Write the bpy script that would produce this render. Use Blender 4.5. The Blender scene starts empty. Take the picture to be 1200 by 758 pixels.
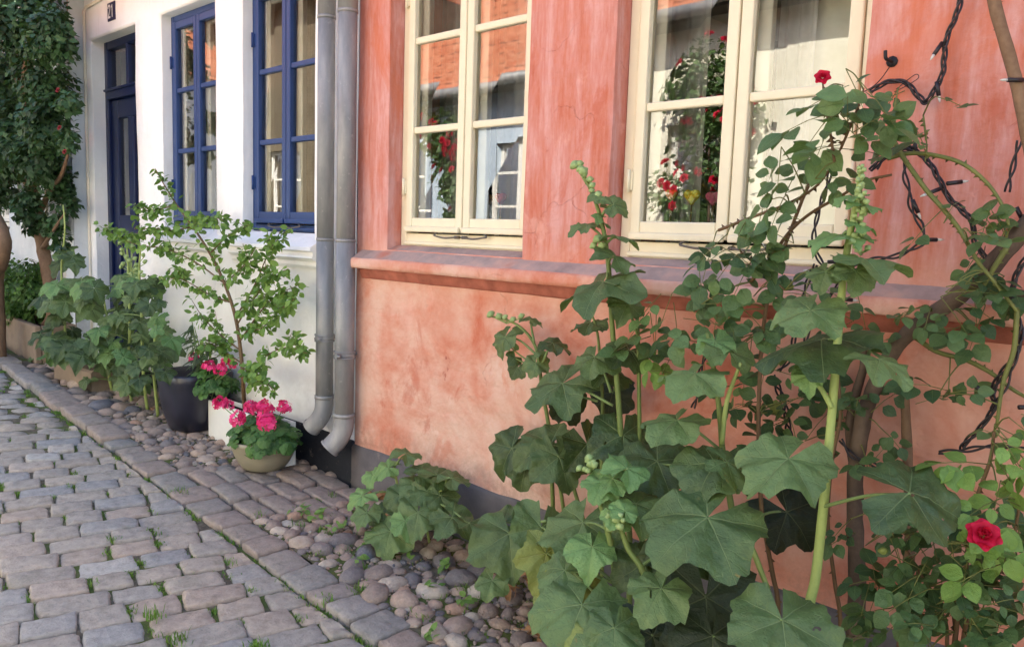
import bpy, bmesh, math, random
from mathutils import Vector, Matrix, noise
PI = math.pi
scn = bpy.context.scene
COL = scn.collection
# ------------------------------------------------------------------ camera
FPX = 930.0
YAW, PIT, ROL = math.radians(-43.1), math.radians(-6.42), math.radians(-1.91)
CAM = Vector((2.86428, -2.00775, 1.1))
_f = Vector((math.sin(YAW)*math.cos(PIT), math.cos(YAW)*math.cos(PIT), math.sin(PIT)))
_r = Vector((math.cos(YAW), -math.sin(YAW), 0)); _d = _f.cross(_r)
RT = math.cos(ROL)*_r + math.sin(ROL)*_d
DN = -math.sin(ROL)*_r + math.cos(ROL)*_d
FW = _f; UP = -DN
cd = bpy.data.cameras.new('camera'); cam = bpy.data.objects.new('camera', cd); COL.objects.link(cam)
Mx = Matrix((RT, UP, -FW)).transposed().to_4x4(); Mx.translation = CAM
cam.matrix_world = Mx
cd.sensor_width = 36; cd.lens = FPX/1200*36; cd.clip_start = .05; cd.clip_end = 300
scn.camera = cam
# ------------------------------------------------------------------ light
SUN_EL, SUN_AZ = math.radians(44), math.radians(18)      # azimuth from +Y towards +X
w = bpy.data.worlds.new('World'); scn.world = w; w.use_nodes = True
nt = w.node_tree; bg = nt.nodes['Background']
sky = nt.nodes.new('ShaderNodeTexSky'); sky.sky_type = 'NISHITA'; sky.sun_disc = False
sky.sun_elevation = SUN_EL; sky.sun_rotation = SUN_AZ; sky.air_density = 1.0; sky.dust_density = 2.0; sky.ozone_density = 1.0
nt.links.new(sky.outputs[0], bg.inputs[0]); bg.inputs[1].default_value = .15
ld = bpy.data.lights.new('sun', 'SUN'); ld.energy = 4.6; ld.angle = math.radians(.53); ld.color = (1, .93, .82)
sun = bpy.data.objects.new('sun', ld); COL.objects.link(sun)
sd = Vector((math.sin(SUN_AZ)*math.cos(SUN_EL), math.cos(SUN_AZ)*math.cos(SUN_EL), math.sin(SUN_EL)))
sun.rotation_euler = sd.to_track_quat('Z', 'Y').to_euler()
scn.view_settings.view_transform = 'Standard'; scn.view_settings.look = 'None'
scn.view_settings.exposure = 2.25; scn.view_settings.gamma = 1
scn.cycles.max_bounces = 10; scn.cycles.diffuse_bounces = 5; scn.cycles.transparent_max_bounces = 24
scn.cycles.sample_clamp_indirect = 6
scn.cycles.use_denoising = True
# ------------------------------------------------------------------ helpers
GS = .045                                     # the lane falls gently to the right
def gz(x): return -GS*x
def ray(px, py): return (RT*(px-600) + DN*(py-379) + FW*FPX)
def at(px, py, Y):
    d = ray(px, py); return CAM + d*((Y-CAM.y)/d.y)
def gnd(px, py, dz=0):
    d = ray(px, py); t = (dz-GS*CAM.x-CAM.z)/(d.z+GS*d.x); return CAM + d*t
def depth(p): return (Vector(p)-CAM).dot(FW)
def camdir(r, u, t): return RT*r + UP*u - FW*t    # t: towards the camera
class MB:
    def __init__(s): s.v=[]; s.f=[]; s.a=[]; s.m=[]; s.sm=[]
    def add(s, vs, fs, attrs=None, mi=0, smooth=True):
        b=len(s.v); s.v.extend([tuple(q) for q in vs])
        s.a.extend(attrs if attrs else [(0,0,0)]*len(vs))
        for f in fs: s.f.append(tuple(b+i for i in f)); s.m.append(mi); s.sm.append(smooth)
    def box(s, x0,x1,y0,y1,z0,z1, rnd=0, mi=0):
        vs=[(x,y,z) for z in (z0,z1) for y in (y0,y1) for x in (x0,x1)]
        s.add(vs, [(0,2,3,1),(4,5,7,6),(0,1,5,4),(2,6,7,3),(0,4,6,2),(1,3,7,5)], [(0,0,rnd)]*8, mi, False)
    def build(s, name, mats, parent=None, bevel=0, seg=2, origin=None):
        o0 = Vector(origin) if origin is not None else (Vector(parent['_o']) if parent is not None and '_o' in parent else Vector((0,0,0)))
        me = bpy.data.meshes.new(name)
        me.from_pydata([(a-o0.x, b-o0.y, c-o0.z) for a,b,c in s.v], [], s.f)
        if not isinstance(mats,(list,tuple)): mats=[mats]
        for m in mats: me.materials.append(m)
        me.polygons.foreach_set('material_index', s.m); me.polygons.foreach_set('use_smooth', s.sm)
        at_=me.attributes.new('lf','FLOAT_VECTOR','POINT')
        at_.data.foreach_set('vector',[c for t in s.a for c in t])
        if bevel:
            bm=bmesh.new(); bm.from_mesh(me)
            bmesh.ops.bevel(bm, geom=bm.edges[:], offset=bevel, segments=seg, affect='EDGES', profile=.5, clamp_overlap=True)
            bm.to_mesh(me); bm.free()
            me.polygons.foreach_set('use_smooth',[True]*len(me.polygons))
            me.update()
            for p in me.polygons: p.use_smooth=False
        me.update()
        o=bpy.data.objects.new(name,me); COL.objects.link(o)
        if origin is not None and parent is None: o.location=o0
        if parent is not None: o.parent=parent; o['_o']=list(o0)
        return o
def tag(o,label,cat,group=None,kind=None):
    o['label']=label; o['category']=cat
    if group: o['group']=group
    if kind: o['kind']=kind
    return o
def thing(name,label,cat,loc=(0,0,0),group=None):
    o=bpy.data.objects.new(name,None); COL.objects.link(o); o.location=loc; o['_o']=list(loc); o.empty_display_size=.1
    return tag(o,label,cat,group)
def struct(name,mb,m):
    o=mb.build(name,m); o['kind']='structure'; return o
def crom(pts,n=6):
    P=[Vector(p) for p in pts]; out=[]
    if len(P)<3: 
        return [P[0].lerp(P[-1],i/n) for i in range(n+1)]
    for i in range(len(P)-1):
        a=P[i-1] if i else P[0]*2-P[1]; b=P[i]; c=P[i+1]; d=P[i+2] if i+2<len(P) else P[-1]*2-P[-2]
        for k in range(n):
            t=k/n; out.append(.5*((2*b)+(c-a)*t+(2*a-5*b+4*c-d)*t*t+(3*b-a-3*c+d)*t**3))
    out.append(P[-1]); return out
def tube(mb,pts,radii,sides=8,rnd=0,mi=0,cap=True,rough=0):
    n=len(pts)
    if not isinstance(radii,(list,tuple)): radii=[radii]*n
    if len(radii)!=n:
        q=len(radii)-1; radii=[radii[min(q,int(i/(n-1)*q))]*(1-(i/(n-1)*q)%1 if i<n-1 else 0)+radii[min(q,int(i/(n-1)*q)+1)]*((i/(n-1)*q)%1 if i<n-1 else 1) for i in range(n)]
    vs=[];at_=[];fs=[]
    T=(pts[1]-pts[0]).normalized(); N=T.orthogonal().normalized(); L=0
    for i,p in enumerate(pts):
        if i<n-1: T2=(pts[min(i+1,n-1)]-pts[max(i-1,0)])
        else: T2=pts[-1]-pts[-2]
        if T2.length>1e-9: T=T2.normalized()
        N=(N-T*N.dot(T)); N=N.normalized() if N.length>1e-6 else T.orthogonal().normalized()
        B=T.cross(N)
        if i: L+=(p-pts[i-1]).length
        for k in range(sides):
            a=2*PI*k/sides; r=radii[i]
            if rough: r*=1+rough*noise.noise(Vector((k*1.7,L*25,rnd*50)))
            vs.append(p+N*(math.cos(a)*r)+B*(math.sin(a)*r)); at_.append((k/sides,L,rnd))
    for i in range(n-1):
        for k in range(sides):
            k2=(k+1)%sides; fs.append((i*sides+k,i*sides+k2,(i+1)*sides+k2,(i+1)*sides+k))
    if cap: fs.append(tuple(range(sides))[::-1]); fs.append(tuple((n-1)*sides+k for k in range(sides)))
    mb.add(vs,fs,at_,mi)
def lathe(mb,c,prof,sides=32,rnd=0,mi=0,sq=0):
    """prof: list of (r,z); sq>0 squares the plan outline"""
    vs=[];fs=[]
    for r,z in prof:
        for k in range(sides):
            a=2*PI*k/sides; q=1
            if sq: q=1/((abs(math.cos(a))**sq+abs(math.sin(a))**sq)**(1/sq))
            vs.append((c[0]+math.cos(a)*r*q,c[1]+math.sin(a)*r*q,c[2]+z))
    for i in range(len(prof)-1):
        for k in range(sides):
            k2=(k+1)%sides; fs.append((i*sides+k,i*sides+k2,(i+1)*sides+k2,(i+1)*sides+k))
    fs.append(tuple(range(sides))[::-1]); fs.append(tuple((len(prof)-1)*sides+k for k in range(sides)))
    mb.add(vs,fs,[(0,0,rnd)]*len(vs),mi)
# ------------------------------------------------------------------ materials
def srgb(r,g,b):
    f=lambda c:(c/255/12.92 if c/255<=.04045 else ((c/255+.055)/1.055)**2.4)
    return (f(r),f(g),f(b),1)
class NT:
    def __init__(s,name):
        s.m=bpy.data.materials.new(name); s.m.use_nodes=True; s.t=s.m.node_tree; s.b=s.t.nodes['Principled BSDF']; s._pos=None
    def n(s,t): return s.t.nodes.new(t)
    def l(s,a,b): s.t.links.new(a,b)
    def put(s,inp,v):
        if isinstance(v,bpy.types.NodeSocket): s.l(v,inp)
        else: inp.default_value=v
    def pos(s):
        if s._pos is None: s._pos=s.n('ShaderNodeNewGeometry').outputs['Position']
        return s._pos
    def lf(s):
        a=s.n('ShaderNodeAttribute'); a.attribute_name='lf'; x=s.n('ShaderNodeSeparateXYZ'); s.l(a.outputs['Vector'],x.inputs[0]); return x.outputs
    def scalev(s,v,sc):
        m=s.n('ShaderNodeVectorMath'); m.operation='MULTIPLY'; s.put(m.inputs[0],v); m.inputs[1].default_value=sc; return m.outputs[0]
    def addv(s,v,off):
        m=s.n('ShaderNodeVectorMath'); m.operation='ADD'; s.put(m.inputs[0],v); s.put(m.inputs[1],off); return m.outputs[0]
    def noise(s,scale,detail=4,rough=.55,vec=None,dist=0):
        x=s.n('ShaderNodeTexNoise'); x.inputs['Scale'].default_value=scale; x.inputs['Detail'].default_value=detail; x.inputs['Roughness'].default_value=rough; x.inputs['Distortion'].default_value=dist
        s.l(vec if vec is not None else s.pos(),x.inputs['Vector']); return x.outputs['Fac']
    def vor(s,scale,vec=None,feat='F1'):
        x=s.n('ShaderNodeTexVoronoi'); x.feature=feat; x.inputs['Scale'].default_value=scale; s.l(vec if vec is not None else s.pos(),x.inputs['Vector']); return x.outputs['Distance']
    def math(s,op,a,b=0,c=None):
        m=s.n('ShaderNodeMath'); m.operation=op; s.put(m.inputs[0],a); s.put(m.inputs[1],b)
        if c is not None: s.put(m.inputs[2],c)
        return m.outputs[0]
    def rng(s,v,a,b,c=0,d=1,smooth=True):
        m=s.n('ShaderNodeMapRange'); m.interpolation_type='SMOOTHSTEP' if smooth else 'LINEAR'; s.put(m.inputs[0],v)
        for i,q in enumerate((a,b,c,d)): s.put(m.inputs[i+1],q)
        return m.outputs[0]
    def ramp(s,f,stops):
        r=s.n('ShaderNodeValToRGB'); s.put(r.inputs[0],f); e=r.color_ramp.elements
        while len(e)<len(stops): e.new(.5)
        for q,(p,c) in zip(e,stops): q.position=p; q.color=c
        return r.outputs[0]
    def mix(s,f,a,b,mode='MIX'):
        m=s.n('ShaderNodeMix'); m.data_type='RGBA'; m.blend_type=mode; s.put(m.inputs[0],f); s.put(m.inputs[6],a); s.put(m.inputs[7],b); return m.outputs[2]
    def bump(s,h,strength=.3,dist=.01,normal=None):
        b=s.n('ShaderNodeBump'); b.inputs['Strength'].default_value=strength; b.inputs['Distance'].default_value=dist; s.l(h,b.inputs['Height'])
        if normal is not None: s.l(normal,b.inputs['Normal'])
        s.l(b.outputs[0],s.b.inputs['Normal']); return b.outputs[0]
    def col(s,c): s.put(s.b.inputs['Base Color'],c)
    def set(s,rough=.6,spec=.3,metal=0):
        s.put(s.b.inputs['Roughness'],rough); s.b.inputs['Specular IOR Level'].default_value=spec; s.b.inputs['Metallic'].default_value=metal
def simple(name,c,rough=.6,spec=.3,metal=0,var=.12,scale=12,bump=0,bscale=60):
    t=NT(name); f=t.noise(scale,5)
    d=tuple(q*(1-var) for q in c[:3])+(1,); u=tuple(min(1,q*(1+var)) for q in c[:3])+(1,)
    t.col(t.ramp(f,[(.3,d),(.7,u)])); t.set(rough,spec,metal)
    if bump: t.bump(t.noise(bscale,4),bump,.004)
    return t.m
def leafmat(name,c_dark,c_light,vein,veinw=.012,rough=.5,trans=.25,spots=0,old=None,vs=.55):
    t=NT(name); u,v,r=t.lf()
    n1=t.noise(22,4); f=t.math('ADD',t.math('MULTIPLY',r,.75),t.math('MULTIPLY',t.math('SUBTRACT',n1,.5),.55))
    stops=[(0,c_dark),(.75,c_light)]
    if old is not None: stops=[(0,c_dark),(.72,c_light),(.9,c_light),(.96,old)]
    c=t.ramp(f,stops)
    w_=t.math('MULTIPLY',t.math('SUBTRACT',1.15,v),veinw)
    mv=t.rng(u,t.math('MULTIPLY',w_,.35),w_,1,0)
    s_=t.math('FRACT',t.math('ADD',t.math('MULTIPLY',t.math('SUBTRACT',v,t.math('MULTIPLY',u,1.1)),6.0),t.math('MULTIPLY',t.noise(16,3),1.6)))
    sv=t.math('MULTIPLY',t.math('MULTIPLY',t.rng(t.math('ABSOLUTE',t.math('SUBTRACT',s_,.5)),.0,.09,.34,0),t.rng(v,.1,.3)),t.rng(t.noise(30,3),.4,.62))
    if spots: c=t.mix(t.math('MULTIPLY',t.rng(t.noise(75,3,.6),.66,.72),t.rng(t.noise(9,3),.48,.62,0,spots)),c,srgb(126,112,58))
    mm=t.math('MAXIMUM',mv,sv)
    c=t.mix(t.math('MULTIPLY',mm,vs),c,vein); t.col(c); t.set(rough,.45)
    t.bump(t.math('ADD',t.math('MULTIPLY',mm,-.6),t.math('ADD',t.math('MULTIPLY',t.noise(140,3),.5),t.math('MULTIPLY',t.noise(45,3),1.1))),.8,.006)
    out=t.t.nodes['Material Output']; tr=t.n('ShaderNodeBsdfTranslucent')
    t.l(t.mix(.35,c,(.25,.4,.03,1)),tr.inputs[0]); mx=t.n('ShaderNodeMixShader'); mx.inputs[0].default_value=trans
    t.l(t.b.outputs[0],mx.inputs[1]); t.l(tr.outputs[0],mx.inputs[2]); t.l(mx.outputs[0],out.inputs[0])
    if spots:                                  # slug and insect holes
        ho=t.math('MULTIPLY',t.math('GREATER_THAN',t.noise(34,2,.5),.735),t.math('GREATER_THAN',t.noise(6,2,.5),.5)); tp=t.n('ShaderNodeBsdfTransparent'); m2=t.n('ShaderNodeMixShader')
        t.l(ho,m2.inputs[0]); t.l(mx.outputs[0],m2.inputs[1]); t.l(tp.outputs[0],m2.inputs[2]); t.l(m2.outputs[0],out.inputs[0])
    return t.m
M={}
def pinkmat():
    t=NT('pink_limewash'); p=t.pos(); z=t.n('ShaderNodeSeparateXYZ'); t.l(p,z.inputs[0])
    streak=t.noise(5.5,6,.6,t.scalev(p,(3.2,3.2,.42)),.4)
    fine=t.noise(30,6,.6,t.scalev(p,(3,3,.6)))
    big=t.noise(1.7,6,.62,None,.5); mid=t.noise(6,7,.65,None,.3)
    up=t.rng(z.outputs[2],.9,1.15)                     # above the ledge: streaky orange limewash
    base=t.ramp(t.math('ADD',t.math('MULTIPLY',big,.6),t.math('MULTIPLY',mid,.4)),[(.37,srgb(194,112,86)),(.44,srgb(206,142,119)),(.51,srgb(213,165,145)),(.6,srgb(220,186,168))])
    s_up=t.ramp(t.math('ADD',t.math('MULTIPLY',streak,.75),t.math('MULTIPLY',fine,.25)),[(.36,srgb(190,108,86)),(.44,srgb(198,126,108)),(.52,srgb(202,138,126)),(.6,srgb(209,156,147))])
    c=t.mix(up,base,s_up)
    px_=t.math('ADD',z.outputs[0],t.math('MULTIPLY',t.noise(1.9,6,.65),.9)); low=t.math('MULTIPLY',t.rng(px_,1.55,2.25),t.rng(z.outputs[2],.93,.9)); c=t.mix(t.math('MULTIPLY',low,.45),c,t.ramp(mid,[(.35,srgb(190,100,72)),(.6,srgb(206,126,102))]))  # deeper salmon low on the right: dimmer light there painted into the wall colour
    # rubbed orange patches
    pa=t.rng(t.noise(2.6,8,.7,t.addv(t.scalev(p,(1,1,.7)),(7.3,2,1.1)),.6),.56,.66)
    c=t.mix(t.math('MULTIPLY',pa,.5),c,srgb(202,112,78))
    # deep red worn through
    pr=t.rng(t.noise(4.1,9,.72,t.addv(p,(1.7,5,3.1)),.5),.63,.69)
    c=t.mix(t.math('MULTIPLY',pr,.8),c,srgb(166,78,62))
    pr2=t.rng(t.noise(2.1,9,.7,t.addv(t.scalev(p,(1.6,1,.9)),(.9,3.3,2.2)),.7),.57,.66); c=t.mix(t.math('MULTIPLY',pr2,.5),c,srgb(184,92,66))
    # pale lime bloom + little chalky scratches
    pw=t.rng(t.noise(3.2,8,.7,t.addv(p,(11,1,7)),.3),.58,.7)
    c=t.mix(t.math('MULTIPLY',pw,.45),c,srgb(226,176,160))
    ch=t.rng(t.noise(9,10,.78,t.addv(p,(3,8,9)),1.2),.70,.73)
    c=t.mix(t.math('MULTIPLY',ch,.6),c,srgb(220,196,182))
    wv=t.n('ShaderNodeTexNoise'); wv.inputs['Scale'].default_value=3; wv.inputs['Detail'].default_value=5; t.l(p,wv.inputs['Vector'])
    cr=t.math('MULTIPLY',t.rng(t.vor(1.9,t.addv(p,t.scalev(wv.outputs['Color'],(.5,.5,.5))),'DISTANCE_TO_EDGE'),.0,.0045,1,0),t.rng(t.noise(1.3,3,.5,t.addv(p,(4,4,1))),.58,.66))
    c=t.mix(t.math('MULTIPLY',cr,.10),c,srgb(140,78,64))
    spl=t.math('MULTIPLY',t.rng(z.outputs[2],.34,.16),t.rng(t.noise(14,7,.75),.42,.62)); c=t.mix(t.math('MULTIPLY',spl,.45),c,srgb(150,116,100))
    t.col(c); t.set(.9,.12)
    h=t.math('ADD',t.math('MULTIPLY',t.noise(35,6,.6),.6),t.math('ADD',t.math('MULTIPLY',t.noise(7,4),1.6),t.math('MULTIPLY',t.noise(2.6,3,.5,t.scalev(p,(1,1,2.2)),.8),2.4))); h=t.math('SUBTRACT',t.math('SUBTRACT',h,t.math('MULTIPLY',pr,.35)),t.math('MULTIPLY',t.math('ADD',cr,ch),.4)); t.bump(h,.6,.012)
    return t.m
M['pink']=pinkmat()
def ledgemat():
    t=NT('ledge_worn'); n=t.noise(9,7,.65); x=t.noise(2.2,5,.6)
    c=t.ramp(n,[(.3,srgb(142,126,120)),(.5,srgb(170,148,140)),(.66,srgb(192,158,144))])
    c=t.mix(t.rng(x,.54,.68),c,srgb(186,118,98)); t.col(c); t.set(.85,.2); t.bump(t.noise(45,6),.4,.006); return t.m
M['ledge_top']=ledgemat(); M['ledge_shade']=simple('ledge_undercut_shade',srgb(166,100,84),.9,.12,0,.3,16,.5,50)  # dark red of the ledge moulding, with its undercut shadow put into the colour
def whitemat(name,a,b,sc=3,bump=.35):
    t=NT(name); p=t.pos(); n=t.noise(sc,6,.6); d=t.noise(1.1,5,.6,t.scalev(p,(2,2,.6)))
    c=t.ramp(n,[(.35,a),(.62,b)]); c=t.mix(t.math('MULTIPLY',t.rng(d,.56,.74),.5),c,tuple(q*.86 for q in a[:3])+(1,))
    sp=t.rng(t.noise(60,4,.7),.71,.75); c=t.mix(t.math('MULTIPLY',sp,.3),c,srgb(150,140,125))
    z=t.n('ShaderNodeSeparateXYZ'); t.l(p,z.inputs[0])
    gr=t.math('MULTIPLY',t.rng(z.outputs[2],.62,.2),t.rng(t.noise(7,7,.72),.40,.66)); c=t.mix(t.math('MULTIPLY',gr,.2),c,srgb(168,158,140))
    dr=t.math('MULTIPLY',t.rng(t.noise(9,5,.6,t.scalev(p,(4,4,.22))),.58,.68),t.rng(t.noise(1.6,3),.45,.6)); c=t.mix(t.math('MULTIPLY',dr,.14),c,srgb(172,166,154))
    t.col(c); t.set(.85,.15); t.bump(t.math('ADD',t.noise(28,5),t.math('MULTIPLY',t.noise(6,3),2.2)),bump*1.25,.01); return t.m
M['white']=whitemat('white_limewash',srgb(236,235,232),srgb(244,243,241))
M['cream_wall']=whitemat('cream_limewash',srgb(222,212,194),srgb(232,224,208))
M['far_white']=whitemat('far_white_wall',srgb(206,212,218),srgb(222,226,230))
M['yellow_wall']=whitemat('yellow_limewash',srgb(226,221,200),srgb(236,232,214))
M['sky_blocker_wall']=whitemat('sky_blocker_grey_render',srgb(128,126,122),srgb(146,144,138))
M['tan_wall']=whitemat('tan_limewash',srgb(88,80,66),srgb(104,95,80))
M['blue_wall']=whitemat('pale_blue_wall',srgb(172,188,204),srgb(186,200,212))
def plinthmat(name,a,b):
    t=NT(name); n=t.noise(7,7,.65); c=t.ramp(n,[(.3,a),(.7,b)])
    d=t.rng(t.noise(22,6,.7),.6,.72); c=t.mix(t.math('MULTIPLY',d,.4),c,srgb(150,135,122)); t.col(c); t.set(.8,.25); t.bump(t.noise(50,6),.4,.006); return t.m
M['plinth']=plinthmat('grey_plinth',srgb(84,80,82),srgb(112,106,106))
M['tar']=plinthmat('black_tar_plinth',srgb(26,28,34),srgb(44,46,52))
def paint(name,c,wear=.15,rough=.45,wearc=(150,130,105)):
    t=NT(name); p=t.pos(); n=t.noise(14,5); d=tuple(q*.93 for q in c[:3])+(1,)
    k=t.ramp(n,[(.3,d),(.7,c)]); ww=t.rng(t.noise(38,8,.75,t.scalev(p,(1,1,1.4))),.68,.72)
    k=t.mix(t.math('MULTIPLY',ww,wear*3),k,srgb(*wearc)); t.col(k); t.set(rough,.4)
    t.bump(t.noise(70,4,.6,t.scalev(p,(1,1,.5))),.15,.003); return t.m
M['cream_paint']=paint('cream_window_paint',srgb(232,222,192),.2)
M['blue_paint']=paint('blue_window_paint',srgb(38,64,114),.15,.4,(110,110,140))
M['door_paint']=paint('blue_door_paint',srgb(18,32,72),.08,.35,(70,75,110))
M['white_paint']=paint('white_paint',srgb(232,230,222),.05)
def zinc():
    t=NT('weathered_zinc'); p=t.pos(); n=t.noise(6,6,.6,t.scalev(p,(2,2,.5))); m=t.noise(40,5,.6)
    c=t.ramp(n,[(.3,srgb(116,118,120)),(.5,srgb(142,142,142)),(.7,srgb(168,165,160))]); c=t.mix(t.math('MULTIPLY',t.rng(m,.6,.75),.5),c,srgb(184,182,176))
    t.col(c); t.set(t.ramp(m,[(0,(.35,.35,.35,1)),(1,(.65,.65,.65,1))]),.4,.15); t.bump(m,.08,.002); return t.m
M['zinc']=zinc()
M['iron']=simple('dark_iron',srgb(44,42,44),.55,.4,.4)
M['brass']=simple('old_brass',srgb(150,110,60),.35,.5,.9)
M['rust_iron']=simple('grey_iron',srgb(110,104,98),.55,.4,.5)
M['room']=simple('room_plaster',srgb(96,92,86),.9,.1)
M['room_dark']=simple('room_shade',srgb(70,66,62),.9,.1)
def curtain(name,a,b,trans=.35,chk=False):
    t=NT(name); p=t.pos(); n=t.noise(18,4); c=t.ramp(n,[(.3,a),(.7,b)])
    if chk:
        x=t.n('ShaderNodeSeparateXYZ'); t.l(p,x.inputs[0])
        l1=t.math('LESS_THAN',t.math('FRACT',t.math('MULTIPLY',x.outputs[0],52)),.14); l2=t.math('LESS_THAN',t.math('FRACT',t.math('MULTIPLY',x.outputs[2],52)),.14)
        c=t.mix(t.math('MULTIPLY',t.math('MAXIMUM',l1,l2),.25),c,srgb(100,88,70))
    t.col(c); t.set(.9,.1)
    out=t.t.nodes['Material Output']; tr=t.n('ShaderNodeBsdfTranslucent'); t.l(c,tr.inputs[0]); mx=t.n('ShaderNodeMixShader'); mx.inputs[0].default_value=trans
    t.l(t.b.outputs[0],mx.inputs[1]); t.l(tr.outputs[0],mx.inputs[2]); t.l(mx.outputs[0],out.inputs[0]); return t.m
M['curtain_grey']=curtain('sheer_grey_curtain',srgb(200,200,200),srgb(222,222,222))
M['curtain_beige']=curtain('beige_curtain',srgb(128,116,96),srgb(146,134,112),.3,True)
M['blind']=curtain('cream_blind',srgb(214,214,190),srgb(226,226,206),.3)
def glass():
    t=NT('window_glass'); out=t.t.nodes['Material Output']; t.t.nodes.remove(t.b)
    tr=t.n('ShaderNodeBsdfTransparent'); tr.inputs[0].default_value=(.9,.93,.92,1); gl=t.n('ShaderNodeBsdfGlossy'); gl.inputs['Roughness'].default_value=.0; gl.inputs[0].default_value=(1,1,1,1)
    fr=t.n('ShaderNodeFresnel'); fr.inputs[0].default_value=2.0
    bp=t.n('ShaderNodeBump'); bp.inputs['Strength'].default_value=.009; bp.inputs['Distance'].default_value=.01; t.l(t.noise(5,2),bp.inputs['Height']); t.l(bp.outputs[0],gl.inputs['Normal'])
    mx=t.n('ShaderNodeMixShader'); t.l(t.math('MULTIPLY',fr.outputs[0],1.35),mx.inputs[0]); t.l(tr.outputs[0],mx.inputs[1]); t.l(gl.outputs[0],mx.inputs[2]); t.l(mx.outputs[0],out.inputs[0]); return t.m
M['glass']=glass()
def stonemat(name,stops,bs=55,moss=.0,rough=.75):
    t=NT(name); u,v,r=t.lf(); n=t.noise(30,7,.65); sp=t.noise(160,4,.7); lo=t.noise(9,4)
    c=t.ramp(r,stops); c=t.mix(.75,c,t.ramp(n,[(.25,(.42,.40,.38,1)),(.5,(.8,.79,.78,1)),(.75,(1.12,1.08,1.04,1))]),'MULTIPLY')
    c=t.mix(t.math('MULTIPLY',t.rng(sp,.58,.72),.4),c,srgb(190,182,172)); c=t.mix(t.math('MULTIPLY',t.rng(sp,.42,.30),.4),c,srgb(66,60,58))
    if moss: c=t.mix(t.math('MULTIPLY',t.rng(lo,.58,.72),moss),c,srgb(96,100,62))
    # grimy rims: u holds the distance to the stone's edge
    c=t.mix(t.math('MULTIPLY',t.rng(u,.0,.9,0,1),.0),c,c)
    t.col(c); t.set(rough,.3); t.bump(t.math('ADD',t.math('ADD',n,t.math('MULTIPLY',t.noise(75,5,.7),.7)),t.math('MULTIPLY',sp,.4)),.8,.008); return t.m
M['sett']=stonemat('granite_setts',[(0,srgb(158,156,154)),(.25,srgb(172,164,154)),(.5,srgb(167,156,144)),(.7,srgb(180,168,154)),(.85,srgb(180,161,145)),(1,srgb(188,183,174))],moss=.15)
M['kerb']=stonemat('kerb_granite',[(0,srgb(150,146,140)),(.35,srgb(160,147,136)),(.7,srgb(164,146,134)),(1,srgb(166,158,150))],moss=.2)
M['pebble']=stonemat('beach_pebbles',[(0,srgb(112,112,118)),(.25,srgb(146,132,124)),(.5,srgb(166,146,132)),(.75,srgb(176,152,136)),(.9,srgb(196,184,168)),(1,srgb(178,134,108))],rough=.65)
def soil():
    t=NT('joint_soil'); n=t.noise(40,7,.7); lo=t.noise(3.6,7,.68)
    c=t.ramp(n,[(.3,srgb(78,70,60)),(.55,srgb(112,102,88)),(.75,srgb(146,134,118))]); c=t.mix(t.rng(lo,.46,.56,0,.8),c,srgb(86,102,44)); t.col(c); t.set(.95,.1); t.bump(t.noise(90,6,.7),.8,.012); return t.m
M['soil']=soil()
M['grass']=leafmat('grass_blades',srgb(66,104,30),srgb(120,156,58),srgb(120,156,60),.0,.55,.3)
M['hh']=leafmat('hollyhock_leaf',srgb(50,70,38),srgb(126,150,88),srgb(168,184,126),.016,.46,.24,vs=.42,spots=.9)
M['hh_pale']=leafmat('hollyhock_young_leaf',srgb(84,118,64),srgb(126,158,92),srgb(164,188,126),.016,.5,.22,vs=.4)
M['hh_shade']=leafmat('hollyhock_shaded_leaf',srgb(30,40,24),srgb(66,78,44),srgb(104,112,74),.016,.6,.15)  # dark copy of the hollyhock leaf, with shade put into its colour
M['hh_yellow']=leafmat('hollyhock_yellow_leaf',srgb(104,118,54),srgb(150,158,84),srgb(180,184,120),.02,.6,.25)
M['rose_leaf']=leafmat('rose_leaf',srgb(50,78,46),srgb(112,142,82),srgb(126,154,92),.03,.42,.22)
M['rose_light']=leafmat('rose_light_leaf',srgb(84,120,52),srgb(130,164,78),srgb(160,190,100),.03,.45,.28)
M['shrub_leaf']=leafmat('small_shrub_leaf',srgb(72,112,44),srgb(134,168,78),srgb(140,172,90),.03,.5,.3)
M['dark_leaf']=leafmat('dark_crown_leaf',srgb(28,54,34),srgb(66,100,54),srgb(80,110,64),.03,.45,.15)
M['box_leaf']=leafmat('box_leaf',srgb(48,84,40),srgb(104,142,58),srgb(110,146,70),.03,.45,.2)
M['narrow_leaf']=leafmat('narrow_dark_leaf',srgb(42,62,38),srgb(88,112,66),srgb(110,130,84),.04,.4,.15)
M['ger_leaf']=leafmat('geranium_leaf',srgb(44,84,40),srgb(92,134,62),srgb(110,146,80),.02,.5,.2)
def stem(name,a,b,rough=.5):
    t=NT(name); n=t.noise(18,6,.6,t.scalev(t.pos(),(1,1,.4))); m=t.noise(90,5,.6); t.col(t.mix(.3,t.ramp(n,[(.3,a),(.7,b)]),t.ramp(m,[(.3,a),(.7,b)]))); t.set(rough,.35); t.bump(m,.3,.003); return t.m
M['hh_stem']=stem('hollyhock_stem',srgb(128,146,78),srgb(160,174,102))
M['hh_stem2']=stem('hollyhock_stem_olive',srgb(84,100,48),srgb(122,138,72))
M['petiole']=stem('leaf_stalk',srgb(96,120,68),srgb(132,150,92))
M['bark']=stem('grey_brown_bark',srgb(66,52,44),srgb(112,94,78),.85)
M['bark2']=stem('brown_bark',srgb(96,72,54),srgb(142,114,88),.85)
M['cane']=stem('rose_cane',srgb(84,92,44),srgb(122,124,66),.5)
M['cane_red']=stem('red_rose_cane',srgb(84,60,40),srgb(118,92,58),.5)
M['bud']=stem('bud_green',srgb(122,146,88),srgb(164,182,120))
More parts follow.
